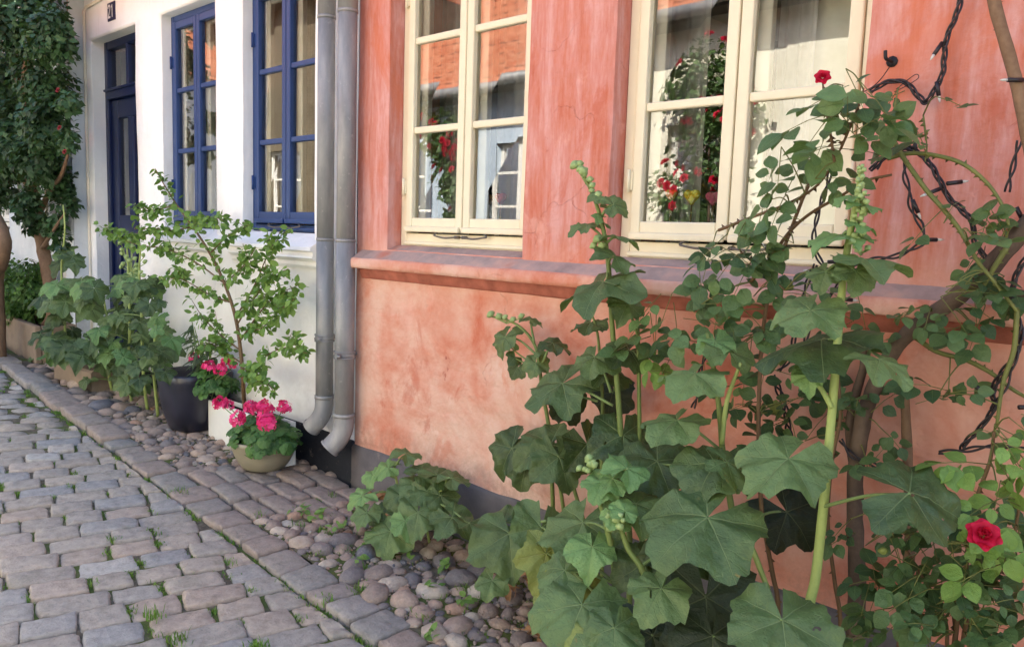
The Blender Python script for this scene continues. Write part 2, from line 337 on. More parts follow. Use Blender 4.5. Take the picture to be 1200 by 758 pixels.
M['cable']=simple('black_cable',srgb(34,28,32),.4,.5)
M['lamp_clear']=simple('clear_bulb_tip',srgb(206,204,196),.15,.6)
def petal(name,a,b):
    t=NT(name); u,v,r=t.lf(); c=t.ramp(t.math('ADD',t.math('MULTIPLY',r,.7),t.math('MULTIPLY',t.noise(120,3),.3)),[(.1,a),(.9,b)]); t.col(c); t.set(.6,.25)
    out=t.t.nodes['Material Output']; tr=t.n('ShaderNodeBsdfTranslucent'); t.l(c,tr.inputs[0]); mx=t.n('ShaderNodeMixShader'); mx.inputs[0].default_value=.25
    t.l(t.b.outputs[0],mx.inputs[1]); t.l(tr.outputs[0],mx.inputs[2]); t.l(mx.outputs[0],out.inputs[0]); return t.m
M['pink_petal']=petal('geranium_petal',srgb(220,18,96),srgb(252,92,158))
M['dull_petal']=petal('faded_petal',srgb(130,36,44),srgb(170,70,72))
M['red_petal']=petal('rose_petal',srgb(176,10,40),srgb(222,36,76))
M['blue_glaze']=simple('dark_blue_glaze',srgb(36,36,48),.3,.6,0,.35,9,.1,30)
M['beige_plastic']=simple('beige_bowl',srgb(150,142,120),.55,.35,0,.08,10)
M['potting']=simple('potting_soil',srgb(44,34,28),.95,.1,0,.4,60,.8,90)
M['concrete']=simple('concrete_planter',srgb(140,122,104),.85,.2,0,.15,9,.5,60)
M['dry']=simple('dry_leaf',srgb(150,112,76),.8,.2,0,.35,40)
def tiles():
    t=NT('orange_pantiles'); p=t.pos(); n=t.noise(5,5); x=t.n('ShaderNodeSeparateXYZ'); t.l(p,x.inputs[0])
    c=t.ramp(n,[(.3,srgb(178,104,76)),(.7,srgb(200,136,104))]); v=t.math('MULTIPLY',x.outputs[2],4.4); u=t.math('ADD',t.math('MULTIPLY',x.outputs[0],4.5),t.math('MULTIPLY',t.math('FLOOR',v),.37)); ds=t.math('MULTIPLY',t.math('LESS_THAN',t.math('FRACT',v),.16),t.math('LESS_THAN',t.math('FRACT',u),.45)); c=t.mix(t.math('MULTIPLY',ds,.6),c,srgb(84,52,42))
    t.col(c); t.set(.8,.2); t.bump(t.noise(30,5),.4,.01); return t.m
M['tiles']=tiles()
M['heart_yellow']=simple('yellow_felt',srgb(226,190,40),.9,.1); M['heart_red']=simple('red_felt',srgb(170,40,36),.9,.1); M['heart_tan']=simple('tan_felt',srgb(206,166,110),.9,.1)
M['orange_felt']=simple('orange_felt',srgb(224,120,40),.9,.1); M['pinkwhite']=simple('pink_check_cloth',srgb(196,90,130),.9,.1,0,.6,70)
M['number']=simple('sign_enamel_blue',srgb(30,34,70),.4,.4); M['sign_white']=simple('sign_enamel_white',srgb(226,226,226),.4,.4)
# ------------------------------------------------------------------ ground, street, kerb
def kerb_out(x): return -.668-.033*x
def kerb_in(x): return -.525-.033*x
g=MB(); 
xs=[-40,-12]+[-9+.5*i for i in range(31)]+[12,40]; ys=[-30,-6,-4.3,-3,-2,-1.4,-.9,-.6,-.3,0,.4,8,30]
vs=[(x,y,gz(max(-9,min(7,x)))-.031) for y in ys for x in xs]; nx=len(xs)
g.add(vs,[(j*nx+i,j*nx+i+1,(j+1)*nx+i+1,(j+1)*nx+i) for j in range(len(ys)-1) for i in range(nx-1)])
struct('ground',g,M['soil'])
def stone(mb,c,e1,e2,a,b,h,rnd,R,res=6,clampy=None,dome=.002,rim=.35,base=None,amp=.004):
    """a pillow-topped dressed stone, half sizes a (along e1) and b (along e2)"""
    cj=[(R.uniform(-.07,.07),R.uniform(-.07,.07)) for _ in range(4)]
    n=res+1; vs=[];at_=[]; ph=Vector((R.uniform(0,99),R.uniform(0,99),R.uniform(0,99))); tx,ty=R.uniform(-.04,.04),R.uniform(-.04,.04)
    def grid(u,v):
        w=[(1-u)*(1-v)/4,(1+u)*(1-v)/4,(1+u)*(1+v)/4,(1-u)*(1+v)/4]
        uu=u+sum(w[i]*cj[i][0] for i in range(4)); vv=v+sum(w[i]*cj[i][1] for i in range(4))
        k=1-.055*(u*u*v*v)**2
        return uu*k,vv*k
    tvals=[-1,-.97,-.89]+[-.89+1.78*i/(res-4) for i in range(1,res-4)]+[.89,.97,1] if res>=5 else [-1+2*i/res for i in range(res+1)]
    for j in range(n):
        for i in range(n):
            u,v=tvals[i],tvals[j]; uu,vv=grid(u,v); e=max(abs(u),abs(v))
            ed=noise.noise(ph+Vector((u*2,v*2,0)))
            if e>.8: uu+=.05*ed+.03*noise.noise(ph+Vector((u*5,v*5,9))); vv+=.05*noise.noise(ph+Vector((v*2,u*2,5)))+.03*noise.noise(ph+Vector((v*6,u*6,2)))
            x=c[0]+e1[0]*uu*a+e2[0]*vv*b; y=c[1]+e1[1]*uu*a+e2[1]*vv*b
            if clampy: y=clampy(x,y)
            z=h+(gz(x) if base is None else base)+dome*(1-u*u)*(1-v*v)+amp*ed*1.5+.0022*noise.noise(ph+Vector((u*4.5,v*4.5,3)))+tx*uu*a+ty*vv*b-(.013 if e>.98 else .0035 if e>.93 else 0)
            vs.append((x,y,z)); at_.append((e,0,rnd))
    fs=[(j*n+i,j*n+i+1,(j+1)*n+i+1,(j+1)*n+i) for j in range(res) for i in range(res)]
    ring=[i for i in range(n)]+[j*n+n-1 for j in range(1,n)]+[(n-1)*n+i for i in range(n-2,-1,-1)]+[j*n for j in range(n-2,0,-1)]
    b0=len(vs)
    for k in ring: x,y,z=vs[k]; vs.append((x,y,z-.06)); at_.append((1,0,rnd))
    m=len(ring); fs+=[(ring[k],b0+k,b0+(k+1)%m,ring[(k+1)%m]) for k in range(m)]
    mb.add(vs,fs,at_)
R=random.Random(7); st=MB(); joints=[]
A=math.radians(75.5); e1=(math.cos(A),math.sin(A)); e2=(math.sin(A),-math.cos(A)); PITCH=.114
ic=-110; 
for ic in range(-100,75):
    s=-7.5+R.uniform(0,.15)
    jit=R.uniform(-.004,.004)
    while s<3:
        ln=R.uniform(.118,.2); s+=ln
        cx=e1[0]*(s-ln/2)+e2[0]*(ic*PITCH+jit); cy=e1[1]*(s-ln/2)+e2[1]*(ic*PITCH+jit)
        if not(-9<cx<5 and cy>-4.15): continue
        ko=kerb_out(cx)
        if cy-ln*.28>ko: continue
        near=(Vector((cx,cy,0))-CAM).length<4.6 and cy>-1.9
        rr=R.random(); 
        if R.random()<.004 and near: continue
        stone(st,(cx,cy),e1,e2,ln/2-.0008-R.uniform(0,.0045),PITCH/2-.0005-R.uniform(0,.0045),-.020+R.uniform(-.006,.006),rr,R,9 if near else 3,lambda x,y:min(y,kerb_out(x)-.007))
        joints.append((cx+e1[0]*ln/2,cy+e1[1]*ln/2)); 
struct('street',st,M['sett'])
kb=MB(); x=-9.0; kd=(math.cos(-.033),math.sin(-.033)); kn=(-kd[1],kd[0])
while x<5:
    big=x<-1.35
    ln=R.uniform(.22,.36) if big else R.uniform(.085,.17)
    if -.95<x<-.35: ln=R.uniform(.15,.24)
    wd=.138+R.uniform(-.02,.02)
    yc=(kerb_out(x)+kerb_in(x))/2+R.uniform(-.006,.006)
    stone(kb,(x+ln/2,yc),kd,kn,ln/2-.004,wd/2-.003,.006-.014+R.uniform(-.004,.004)+(.018 if big else 0),R.random(),R,9,None,.004)
    x+=ln
struct('kerb',kb,M['kerb'])
# drain patch of flat setts under the downpipes
pt=MB()
for j,yy in enumerate((-.475,-.375,-.275,-.175,-.075)):
    x=-.52+.09*j-.03*(j%2)
    while x<.13+.02*j:
        ln=R.uniform(.18,.28)
        if -.6<x: stone(pt,(x+ln/2,yy-.03*x),kd,kn,ln/2-.006,.046,.0+R.uniform(-.004,.004),R.uniform(.2,.8),R,9,None,.004)
        x+=ln
struct('paved_drain_patch',pt,M['kerb'])
# rounded pebbles between kerb and wall
pb=MB(); placed=[]
ico=bmesh.new(); bmesh.ops.create_icosphere(ico,subdivisions=2,radius=1); IV=[v.co.copy() for v in ico.verts]; IF=[tuple(v.index for v in f.verts) for f in ico.faces]; ico.free()
def in_patch(x,y): return -.5+.09*((y+.5)/.1)<x<.16+.2*(y+.5)
def pebble(x,y,ra,rb,rc,rz,rnd,sink):
    ca,sa=math.cos(rz),math.sin(rz); ph=Vector((rnd*77,x*9,y*9)); vs=[];at_=[]
    for q in IV:
        k=1+.24*noise.noise(q*1.2+ph)+.08*noise.noise(q*2.6+ph); X,Y,Z=q.x*ra*k,q.y*rb*k,q.z*rc*k
        Z=math.copysign(abs(Z)**.9*rc**.1,Z)
        vs.append((x+X*ca-Y*sa,y+X*sa+Y*ca,gz(x)+Z+sink)); at_.append((0,0,rnd))
    pb.add(vs,IF,at_)
tries=0
while tries<26000:
    tries+=1
    x=R.uniform(-3.0,3.4); y=R.uniform(-.66,-.01)
    if y>-.03 and x>0: continue
    if y>kerb_in(x)-.012: pass
    else: continue
    if in_patch(x,y): continue
    big=1 if tries<1800 else (.78 if tries<6000 else (.55 if tries<14000 else .34))
    ra=R.uniform(.032,.058)*big
    if x<-1.6: ra*=1.5
    ok=True
    for (a,b,c) in placed:
        if (a-x)**2+(b-y)**2<((c+ra)*.76)**2: ok=False; break
    if not ok or (y-ra*.7<kerb_in(x)-.012): continue
    placed.append((x,y,ra))
    pebble(x,y,ra*R.uniform(.95,1.2),ra*R.uniform(.72,.95),ra*R.uniform(.5,.72),R.uniform(0,PI),R.random(),-.013-ra*.08+R.uniform(-.006,.006))
for _ in range(2600):
    x=R.uniform(-2.2,2.2); y=R.uniform(kerb_in(x),-.03)
    if not in_patch(x,y): r_=R.uniform(.003,.009); pebble(x,y,r_,r_*.8,r_*.7,R.uniform(0,PI),R.random(),-.008)
struct('pebble_verge',pb,M['pebble'])
vb=MB(); nx_=180; rows_=12
vs=[]
for i in range(nx_+1):
    x=-3.4+7.4*i/nx_
    for j in range(rows_+1):
        y0=kerb_in(x)-.01; y=y0+(.0-y0)*j/rows_
        vs.append((x,y,gz(x)-.012+.007*noise.noise(Vector((x*14,y*14,2)))+.004*noise.noise(Vector((x*45,y*45,6)))-(.012 if in_patch(x,y) else 0)))
vb.add(vs,[(i*(rows_+1)+j,(i+1)*(rows_+1)+j,(i+1)*(rows_+1)+j+1,i*(rows_+1)+j+1) for i in range(nx_) for j in range(rows_)])
struct('verge_soil',vb,M['soil'])
# ------------------------------------------------------------------ walls with openings
def wall(mb,x0,x1,z0,z1,Y,holes,depth_,step=.09,amp=.004,seed=0,mi=0,edge=.007,slump=None):
    """front face at y=Y with rounded, slightly wavy openings and reveals of the given depth"""
    def cuts(a,b,pts):
        s=sorted({round(v,4) for v in pts if a<=v<=b}|{a,b}); out=[]
        for p,q in zip(s,s[1:]):
            n=max(1,int((q-p)/step)); out+=[p+(q-p)*i/n for i in range(n)]
        return out+[b]
    hx=[];hz=[]
    for (a,b,c,d) in holes: hx+=[a,b,a-.014,b+.014]; hz+=[c,d,c-.014,d+.014]
    X=cuts(x0,x1,hx); Z=cuts(z0,z1,hz); nx=len(X)
    inside=lambda x,z:any(a<x<b and c<z<d for a,b,c,d in holes)
    onedge=lambda x,z:any(a-1e-4<=x<=b+1e-4 and c-1e-4<=z<=d+1e-4 for a,b,c,d in holes)
    vs=[]
    for z in Z:
        for x in X:
            n=noise.noise(Vector((x*2.1,z*2.1,seed)))*amp+noise.noise(Vector((x*9,z*9,seed+4)))*amp*.35
            dx=noise.noise(Vector((x*3+9,z*6,seed+7)))*.005 if onedge(x,z) else 0
            vs.append((x+dx,Y+n+(edge if onedge(x,z) else 0),z))
    fs=[]
    for j in range(len(Z)-1):
        for i in range(nx-1):
            if not inside((X[i]+X[i+1])/2,(Z[j]+Z[j+1])/2): fs.append((j*nx+i,j*nx+i+1,(j+1)*nx+i+1,(j+1)*nx+i))
    mb.add(vs,fs,None,mi)
    idx={(round(x,4),round(z,4)):vs[j*nx+i] for j,z in enumerate(Z) for i,x in enumerate(X)}
    for (a,b,c,d) in holes:
        xs_=[x for x in X if a-1e-4<=x<=b+1e-4]; zs_=[z for z in Z if c-1e-4<=z<=d+1e-4]
        loop=[(x,c) for x in xs_]+[(b,z) for z in zs_[1:]]+[(x,d) for x in xs_[-2::-1]]+[(a,z) for z in zs_[-2:0:-1]]
        P=[idx[(round(x,4),round(z,4))] for x,z in loop]; m=len(P)
        Q=[(p[0],Y+.02,p[2]) for p in P]; S=[(p[0],Y+depth_,p[2]) for p in P]
        mb.add(P+Q+S,[(k,(k+1)%m,m+(k+1)%m,m+k) for k in range(m)]+[(m+k,m+(k+1)%m,2*m+(k+1)%m,2*m+k) for k in range(m)],None,mi)
def body(mb,x0,x1,y0,y1,z0,z1,mi=0,front=False):
    """side, back and top faces of a house block"""
    vs=[(x,y,z) for z in (z0,z1) for y in (y0,y1) for x in (x0,x1)]
    fs=[(2,3,7,6),(0,4,6,2),(1,3,7,5)]
    if front: fs.append((0,1,5,4))
    mb.add(vs,fs,None,mi,False)
def gable_roof(parent,x0,x1,y_eave,z_eave,y_ridge,z_ridge,y_back,name='roof',waves=True):
    r=MB(); 
    L=math.hypot(y_ridge-y_eave,z_ridge-z_eave); rows=max(3,int(L/.34)); cols=int((x1-x0)/.055)
    n=cols+1; vs=[];
    ny,nz=-(z_ridge-z_eave)/L*(1 if y_ridge>y_eave else -1),abs(y_ridge-y_eave)/L
    for j in range(rows):
        for t,lift in ((j/rows,.05),((j+1)/rows,.015)):
            for i in range(n):
                x=x0+(x1-x0)*i/cols; w=.011*math.sin(i*2*PI/4)+lift
                vs.append((x,y_eave+(y_ridge-y_eave)*t+ny*w,z_eave+(z_ridge-z_eave)*t+nz*w))
    fs=[]
    for q in range(2*rows-1): fs+=[(q*n+i,q*n+i+1,(q+1)*n+i+1,(q+1)*n+i) for i in range(cols)]
    r.add(vs,fs,None,0)
    r.add([(x0,y_eave,z_eave),(x1,y_eave,z_eave),(x1,y_ridge,z_ridge),(x0,y_ridge,z_ridge),(x0,y_back,z_eave),(x1,y_back,z_eave)],[(0,1,2,3),(3,2,5,4),(0,3,4),(1,5,2)],None,0,False)
    return r.build(name,M['tiles'],parent)
def window(house,x0,x1,z0,z1,Y,mat_,inner=True,rows=3,fw=.036,sw=.036,mid=.012,botr=.05,sillz=None,hook=True,glass_top=None):
    """two side-hung casements in a fixed frame: the window part with frame mesh, sash, pane, hinge, stay_hook sub-parts"""
    f=MB(); dp=.07; zb=z0+botr
    f.box(x0,x0+fw,Y+.004,Y+dp,z0,z1); f.box(x1-fw,x1,Y+.004,Y+dp,z0,z1)
    f.box(x0+fw,x1-fw,Y+.006,Y+dp,z1-fw,z1); f.box(x0+fw,x1-fw,Y+.006,Y+dp,z0,zb-.012)
    f.box(x0+fw-.004,x1-fw+.004,Y-.006,Y+.03,z0+.008,z0+.022)
    fo=f.build('window',mat_,house,bevel=.004)
    xc=(x0+x1)/2
    for s,(a,b) in enumerate(((x0+fw+.002,xc-.0025),(xc+.0025,x1-fw-.002))):
        m=MB(); y0,y1=Y-.004,Y+.034; rb=.05; c,d=zb,z1-fw-.003
        m.box(a,a+sw,y0,y1,c,d); m.box(b-sw,b,y0,y1,c,d)
        m.box(a+sw,b-sw,y0+.002,y1-.002,c,c+rb); m.box(a+sw,b-sw,y0+.002,y1-.002,d-.04,d)
        m.box(a+.005,b-.005,y0-.014,y0+.004,c-.006,c+.016)           # weather bar
        gh=(d-.04-c-rb); 
        for k in range(1,rows):
            z=c+rb+gh*k/rows; m.box(a+sw,b-sw,y0+.006,y1-.004,z-.013,z+.013)
        m.build('sash',mat_,fo,bevel=.005)
        p=MB(); 
        for k in range(rows):
            za=c+rb+gh*k/rows; zc=c+rb+gh*(k+1)/rows
            tilt=random.Random(int((x0+a)*991)+k).uniform(-.0012,.0012); t2=random.Random(int((x0+a)*577)+k).uniform(-.0012,.0012)
            p.add([(a+sw-.004,Y+.016+tilt,za),(b-sw+.004,Y+.016-tilt+t2,za),(b-sw+.004,Y+.016-tilt,zc),(a+sw-.004,Y+.016+tilt+t2,zc)],[(0,1,2,3)],None,0,False)
        p.build('pane',M['glass'],fo)
        if inner:
            q=MB(); yi=Y+.042
            q.box(a+.002,a+.07,yi,yi+.026,c,d); q.box(b-.05,b-.002,yi,yi+.026,c,d); q.box(a+.07,b-.05,yi+.002,yi+.024,c,c+.05); q.box(a+.07,b-.05,yi+.002,yi+.024,d-.05,d)
            q.build('inner_sash',M['white_paint'],fo,bevel=.004)
        for zz in (z0+.24,z1-.26):
            h=MB(); hx=x0+fw-.004 if s==0 else x1-fw+.004
            tube(h,[Vector((hx,Y-.012,zz-.035)),Vector((hx,Y-.012,zz+.035))],.0065,8); h.box(hx-.012,hx+.012,Y-.009,Y+.006,zz-.028,zz+.028)
            h.build('hinge',mat_,fo)
        if hook:
            h=MB(); sg=1 if s else -1
            tube(h,crom([(xc+sg*.02,Y-.016,zb-.022),(xc+sg*.08,Y-.02,zb-.026),(xc+sg*.13,Y-.018,zb-.02),(xc+sg*.145,Y-.014,zb-.016),(xc+sg*.13,Y-.012,zb-.006)],5),.0035,6)
            tube(h,[Vector((xc+sg*.02,Y-.02,zb-.022)),Vector((xc+sg*.02,Y+.006,zb-.022))],.006,8)
            h.build('stay_hook',M['rust_iron'],fo)
    return fo
def room(house,x0,x1,y0,y1,z0,z1,m):
    r=MB(); vs=[(x,y,z) for z in (z0,z1) for y in (y0,y1) for x in (x0,x1)]
    r.add(vs,[(0,1,3,2),(4,6,7,5),(2,3,7,6),(0,2,6,4),(1,5,7,3)],None,0,False); return r.build('room',m,house)
# ---- pink house
PX0,PX1=.075,4.9; HT=2.62
pink=thing('pink_house','salmon pink limewashed house with cream casement windows and a worn plaster ledge','house',(PX0,0,0))
pw_holes=[(.27,1.02,1.02,2.27),(1.373,2.125,1.02,2.27),(3.25,4.0,1.02,2.27)]
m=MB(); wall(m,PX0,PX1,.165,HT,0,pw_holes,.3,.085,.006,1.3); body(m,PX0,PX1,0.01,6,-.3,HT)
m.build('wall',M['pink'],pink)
m=MB(); n=60; prof=[(.03,-.35),(-.014,-.35),(-.016,.158),(-.008,.17),(.03,.178)]
vs=[(PX0-.006+(PX1-PX0)*i/n,y+.004*noise.noise(Vector((i*.4,z*5,3))),z+(.006*noise.noise(Vector((i*.7,1,2))) if z>0 else 0)) for i in range(n+1) for y,z in prof]; k=len(prof)
m.add(vs,[(i*k+j,(i+1)*k+j,(i+1)*k+j+1,i*k+j+1) for i in range(n) for j in range(k-1)]+[(0,1,2,3,4)])
m.build('plinth',M['plinth'],pink)
m=MB(); LX0=.112; n=150
prof=[(.03,.893),(-.003,.896),(-.007,.905),(-.013,.918),(-.018,.929),(-.018,.9385),(-.058,.9395),(-.064,.943),(-.066,.958),(-.0655,.974),(-.063,.979),(-.055,.9825),(-.005,1.012),(.055,1.038),(.1,1.043)]; k=len(prof)
vs=[];
for i in range(n+1):
    x=LX0+(PX1-LX0)*i/n
    for j,(y,z) in enumerate(prof):
        w1=noise.noise(Vector((x*7,j*.35,5)))*.0022; w2=noise.noise(Vector((x*18,j*.6,15)))*.0014
        vs.append((x,y+w1,z+w2+w1*.6))
fs=[(i*k+j,(i+1)*k+j,(i+1)*k+j+1,i*k+j+1) for i in range(n) for j in range(k-1)]
for f in fs: pass
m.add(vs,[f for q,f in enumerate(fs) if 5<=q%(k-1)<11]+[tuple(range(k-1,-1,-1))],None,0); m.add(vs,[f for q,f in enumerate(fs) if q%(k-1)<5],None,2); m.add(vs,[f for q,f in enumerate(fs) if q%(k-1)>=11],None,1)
m.build('ledge',[M['pink'],M['ledge_top'],M['ledge_shade']],pink)
for a,b,c,d in pw_holes: window(pink,a+.002,b-.002,1.036,2.268,.07,M['cream_paint'],botr=.066)
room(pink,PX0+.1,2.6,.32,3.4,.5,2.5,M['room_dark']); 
gable_roof(pink,PX0-.02,PX1,-.24,2.56,3.0,5.3,6.2)
# ---- white house
WX0,WX1=-3.03,PX0-.004
white=thing('white_house','white limewashed house with blue casement windows and a deep set blue door','house',(WX0,0,gz(WX0)))
DOOR=(-2.933,-2.2,.0,2.28); wh=[(-1.847,-1.185,1.03,2.275),(-.918,-.262,1.03,2.275)]
m=MB(); wall(m,WX0,WX1,-.2,HT,0,[DOOR]+wh,.3,.085,.007,8.1,edge=.012); body(m,WX0,WX1,.01,6,-.3,HT)
m.build('wall',M['white'],white)
m=MB(); 
for a,b in ((WX0,DOOR[0]-.003),(DOOR[1]+.003,WX1)): m.box(a,b,-.012,.03,-.3,.185)
m.build('plinth',M['tar'],white,bevel=.006)
for a,b,c,d in wh:
    window(white,a+.002,b-.002,1.075,2.272,.06,M['blue_paint'],fw=.034,sw=.034,botr=.045)
    m=MB(); 
    prof=[(.09,1.072),(.05,1.072),(-.052,1.012),(-.056,.996),(-.04,.988),(-.04,.97),(-.046,.962),(-.02,.945),(-.02,.928),(-.012,.915),(.03,.91)]; k=len(prof); x0,x1=a-.06,b+.06
    vs=[(x,y,z) for x in (x0,x1) for y,z in prof]; m.add(vs,[(j,j+1,k+j+1,k+j) for j in range(k-1)][::1]+[tuple(range(k)),tuple(range(2*k-1,k-1,-1))],None,0,False)
    m.build('window_sill',M['white'],white)
# door
m=MB(); a,b,c,d=DOOR; Yd=.088; fwd=.05
m.box(a,a+fwd,Yd,Yd+.09,c,d); m.box(b-fwd,b,Yd,Yd+.09,c,d); m.box(a+fwd,b-fwd,Yd+.002,Yd+.088,d-fwd,d); m.box(a+fwd,b-fwd,Yd-.012,Yd+.088,1.9,1.96); m.box(a+fwd-.01,b-fwd+.01,Yd-.026,Yd+.01,1.952,1.968)
xm=(a+b)/2; m.box(xm-.016,xm+.016,Yd+.004,Yd+.08,1.96,d-fwd)
df=m.build('door_frame',M['door_paint'],white,bevel=.005)
m=MB(); a2,b2=a+fwd+.003,b-fwd-.003; y0=Yd+.02; c2,d2=.16,1.898; sw=.1
m.box(a2,a2+sw,y0,y0+.045,c2,d2); m.box(b2-sw,b2,y0,y0+.045,c2,d2); m.box(a2+sw,b2-sw,y0+.001,y0+.044,d2-.12,d2); m.box(a2+sw,b2-sw,y0+.001,y0+.044,c2,c2+.2); m.box(a2+sw,b2-sw,y0+.001,y0+.044,1.0,1.14)
m.box(xm-.045,xm+.045,y0+.001,y0+.044,1.14,d2-.12); m.box(xm-.045,xm+.045,y0+.001,y0+.044,c2+.2,1.0)
for q0,q1 in ((a2+sw,xm-.045),(xm+.045,b2-sw)): m.box(q0+.02,q1-.02,y0+.012,y0+.036,c2+.22,.98); m.box(q0,q1,y0+.02,y0+.03,c2+.2,1.0)
dr=m.build('door',M['door_paint'],white,bevel=.006)
m=MB()
for q0,q1 in ((a2+sw,xm-.045),(xm+.045,b2-sw)): m.add([(q0,y0+.02,1.14),(q1,y0+.02,1.14),(q1,y0+.02,d2-.12),(q0,y0+.02,d2-.12)],[(0,1,2,3)],None,0,False)
m.build('pane',M['glass'],dr)
m=MB()
for q0,q1 in ((a+fwd,xm-.016),(xm+.016,b-fwd)): m.add([(q0,Yd+.03,1.96),(q1,Yd+.03,1.96),(q1,Yd+.03,d-fwd),(q0,Yd+.03,d-fwd)],[(0,1,2,3)],None,0,False)
m.build('pane',M['glass'],df)
m=MB(); hx=b2-.05; tube(m,[Vector((hx,y0,1.06)),Vector((hx,y0-.045,1.06))],.009,8); tube(m,crom([(hx,y0-.045,1.06),(hx-.05,y0-.05,1.062),(hx-.1,y0-.046,1.055)],4),.008,8); m.box(hx-.02,hx+.02,y0-.006,y0,.98,1.12)
m.build('handle',M['brass'],dr,bevel=.002)
m=MB(); m.box(a+.004,b-.004,-.1,Yd+.1,-.2,.155); m.build('doorstep',M['concrete'],white,bevel=.012)
room(white,WX0+.1,WX1-.1,.32,3.4,.3,2.5,M['room']); 
gable_roof(white,WX0,WX1-.01,-.24,2.56,3.0,5.3,6.2)
m=MB(); tube(m,[Vector((-2.995,-.012,z)) for z in (0,.8,1.5,2.3)]+[Vector((-2.985,-.014,2.47)),Vector((-2.95,-.014,2.49)),Vector((-2.6,-.014,2.5))],.009,8)
m.build('cable',M['cream_wall'],white)
# house number sign
c0=at(128,5,-.006); c1=at(132.6,22.5,-.006)
sg=thing('house_number_sign','small dark enamel house number plate reading 21 above the blue door','sign',((c0.x+c1.x)/2,-.004,(c0.z+c1.z)/2))
sx,sz=(c0.x+c1.x)/2,(c0.z+c1.z)/2; hw,hh=.058,.055
m=MB(); m.box(sx-hw,sx+hw,-.008,.002,sz-hh,sz+hh); m.build('plate',M['number'],sg,bevel=.002)
m=MB(); y=-.0105
def bar(p,q,wd=.006):
    p,q=Vector((p[0],0,p[1])),Vector((q[0],0,q[1])); d_=(q-p).normalized(); n_=Vector((-d_.z,0,d_.x))*wd
    c=[p-n_,q-n_,q+n_,p+n_]; m.add([(v.x,y,v.z) for v in c],[(0,1,2,3)],None,0,False)
arc=[(-.04,.02),(-.034,.034),(-.02,.038),(-.008,.03),(-.008,.014),(-.02,-.006),(-.04,-.036)]
for p,q in zip(arc,arc[1:]): bar((sx+p[0],sz+p[1]),(sx+q[0],sz+q[1]))
bar((sx-.042,sz-.034),(sx-.004,sz-.034)); bar((sx+.026,sz-.038),(sx+.026,sz+.038)); bar((sx+.026,sz+.034),(sx+.01,sz+.022))
m.build('numeral',M['sign_white'],sg)
# ---- cream neighbour house, projecting a little
NY=-.10
cream=thing('cream_house','cream plastered neighbouring house with moulded panels behind the dark tree','house',(-3.04,NY,.14))
m=MB(); NX0,NX1=-5.6,-3.036; wall(m,NX0,NX1,-.1,HT+.2,NY,[(-5.2,-4.5,1.0,2.3)],.25,.12,.006,4.4); body(m,NX0,NX1,NY+.005,6,-.3,HT+.2)
m.build('wall',M['far_white'],cream)
m=MB()
for x0,x1,z0,z1 in ((-3.56,-3.2,1.6,2.35),(-3.56,-3.2,.55,1.5),(-4.2,-3.72,1.2,2.35)):
    t_=.022
    for q in ((x0,x1,z0,z0+t_),(x0,x1,z1-t_,z1),(x0,x0+t_,z0+t_,z1-t_),(x1-t_,x1,z0+t_,z1-t_)): m.box(q[0],q[1],NY-.016,NY+.012,q[2],q[3])
m.build('panel_moulding',M['cream_wall'],cream,bevel=.004)
m=MB(); m.box(NX0,NX1-.004,NY-.022,NY+.02,-.2,.36); m.build('plinth',M['concrete'],cream,bevel=.008)
window(cream,-5.198,-4.502,1.02,2.298,NY+.06,M['white_paint'],hook=False); gable_roof(cream,NX0,NX1-.01,NY-.24,2.76,3,5.5,6.2)
# ---- far white house closing the bend of the lane
far=thing('bluish_white_house','bluish white house wall across the bend at the far end of the lane','house',(-9.2,-1.5,.4))
m=MB(); vs=[(-7.4,1.2,0),(-10.4,-6.2,0),(-7.4,1.2,3.4),(-10.4,-6.2,3.4),(-13,3.4,0),(-16,-4,0),(-13,3.4,3.4),(-16,-4,3.4)]
m.add(vs,[(0,1,3,2),(1,5,7,3),(0,2,6,4),(2,3,7,6),(4,6,7,5)],None,0,False); m.build('wall',M['far_white'],far)
m=MB(); vs=[(-7.2,1.3,3.35),(-10.25,-6.3,3.35),(-10.2,2.4,5.6),(-13.2,-5.2,5.6),(-13.2,3.5,3.35),(-16.2,-4.1,3.35)]
m.add(vs,[(0,1,3,2),(2,3,5,4),(0,2,4),(1,5,3),(0,4,5,1)],None,0,False); m.build('roof',M['tiles'],far)
for k_ in (.25,.6):
    m=MB()
    p=Vector((-7.4,1.2,0)).lerp(Vector((-10.4,-6.2,0)),k_); d_=Vector((-3,-7.4,0)).normalized(); n_=Vector((.927,-.375,0))
    for (s0,s1,z0,z1) in ((-.4,.4,1.3,1.36),(-.4,.4,2.34,2.4),(-.4,-.34,1.36,2.34),(.34,.4,1.36,2.34),(-.03,.03,1.36,2.34)):
        c=[p+d_*s0,p+d_*s1]; v8=[]
        for z in (z0,z1):
            for off in (.03,-.02):
                for q in c: v8.append((q.x+n_.x*off,q.y+n_.y*off,z))
        m.add(v8,[(0,2,3,1),(4,5,7,6),(0,1,5,4),(2,6,7,3),(0,4,6,2),(1,3,7,5)],None,0,False)
    m.build('window',M['white_paint'],far)
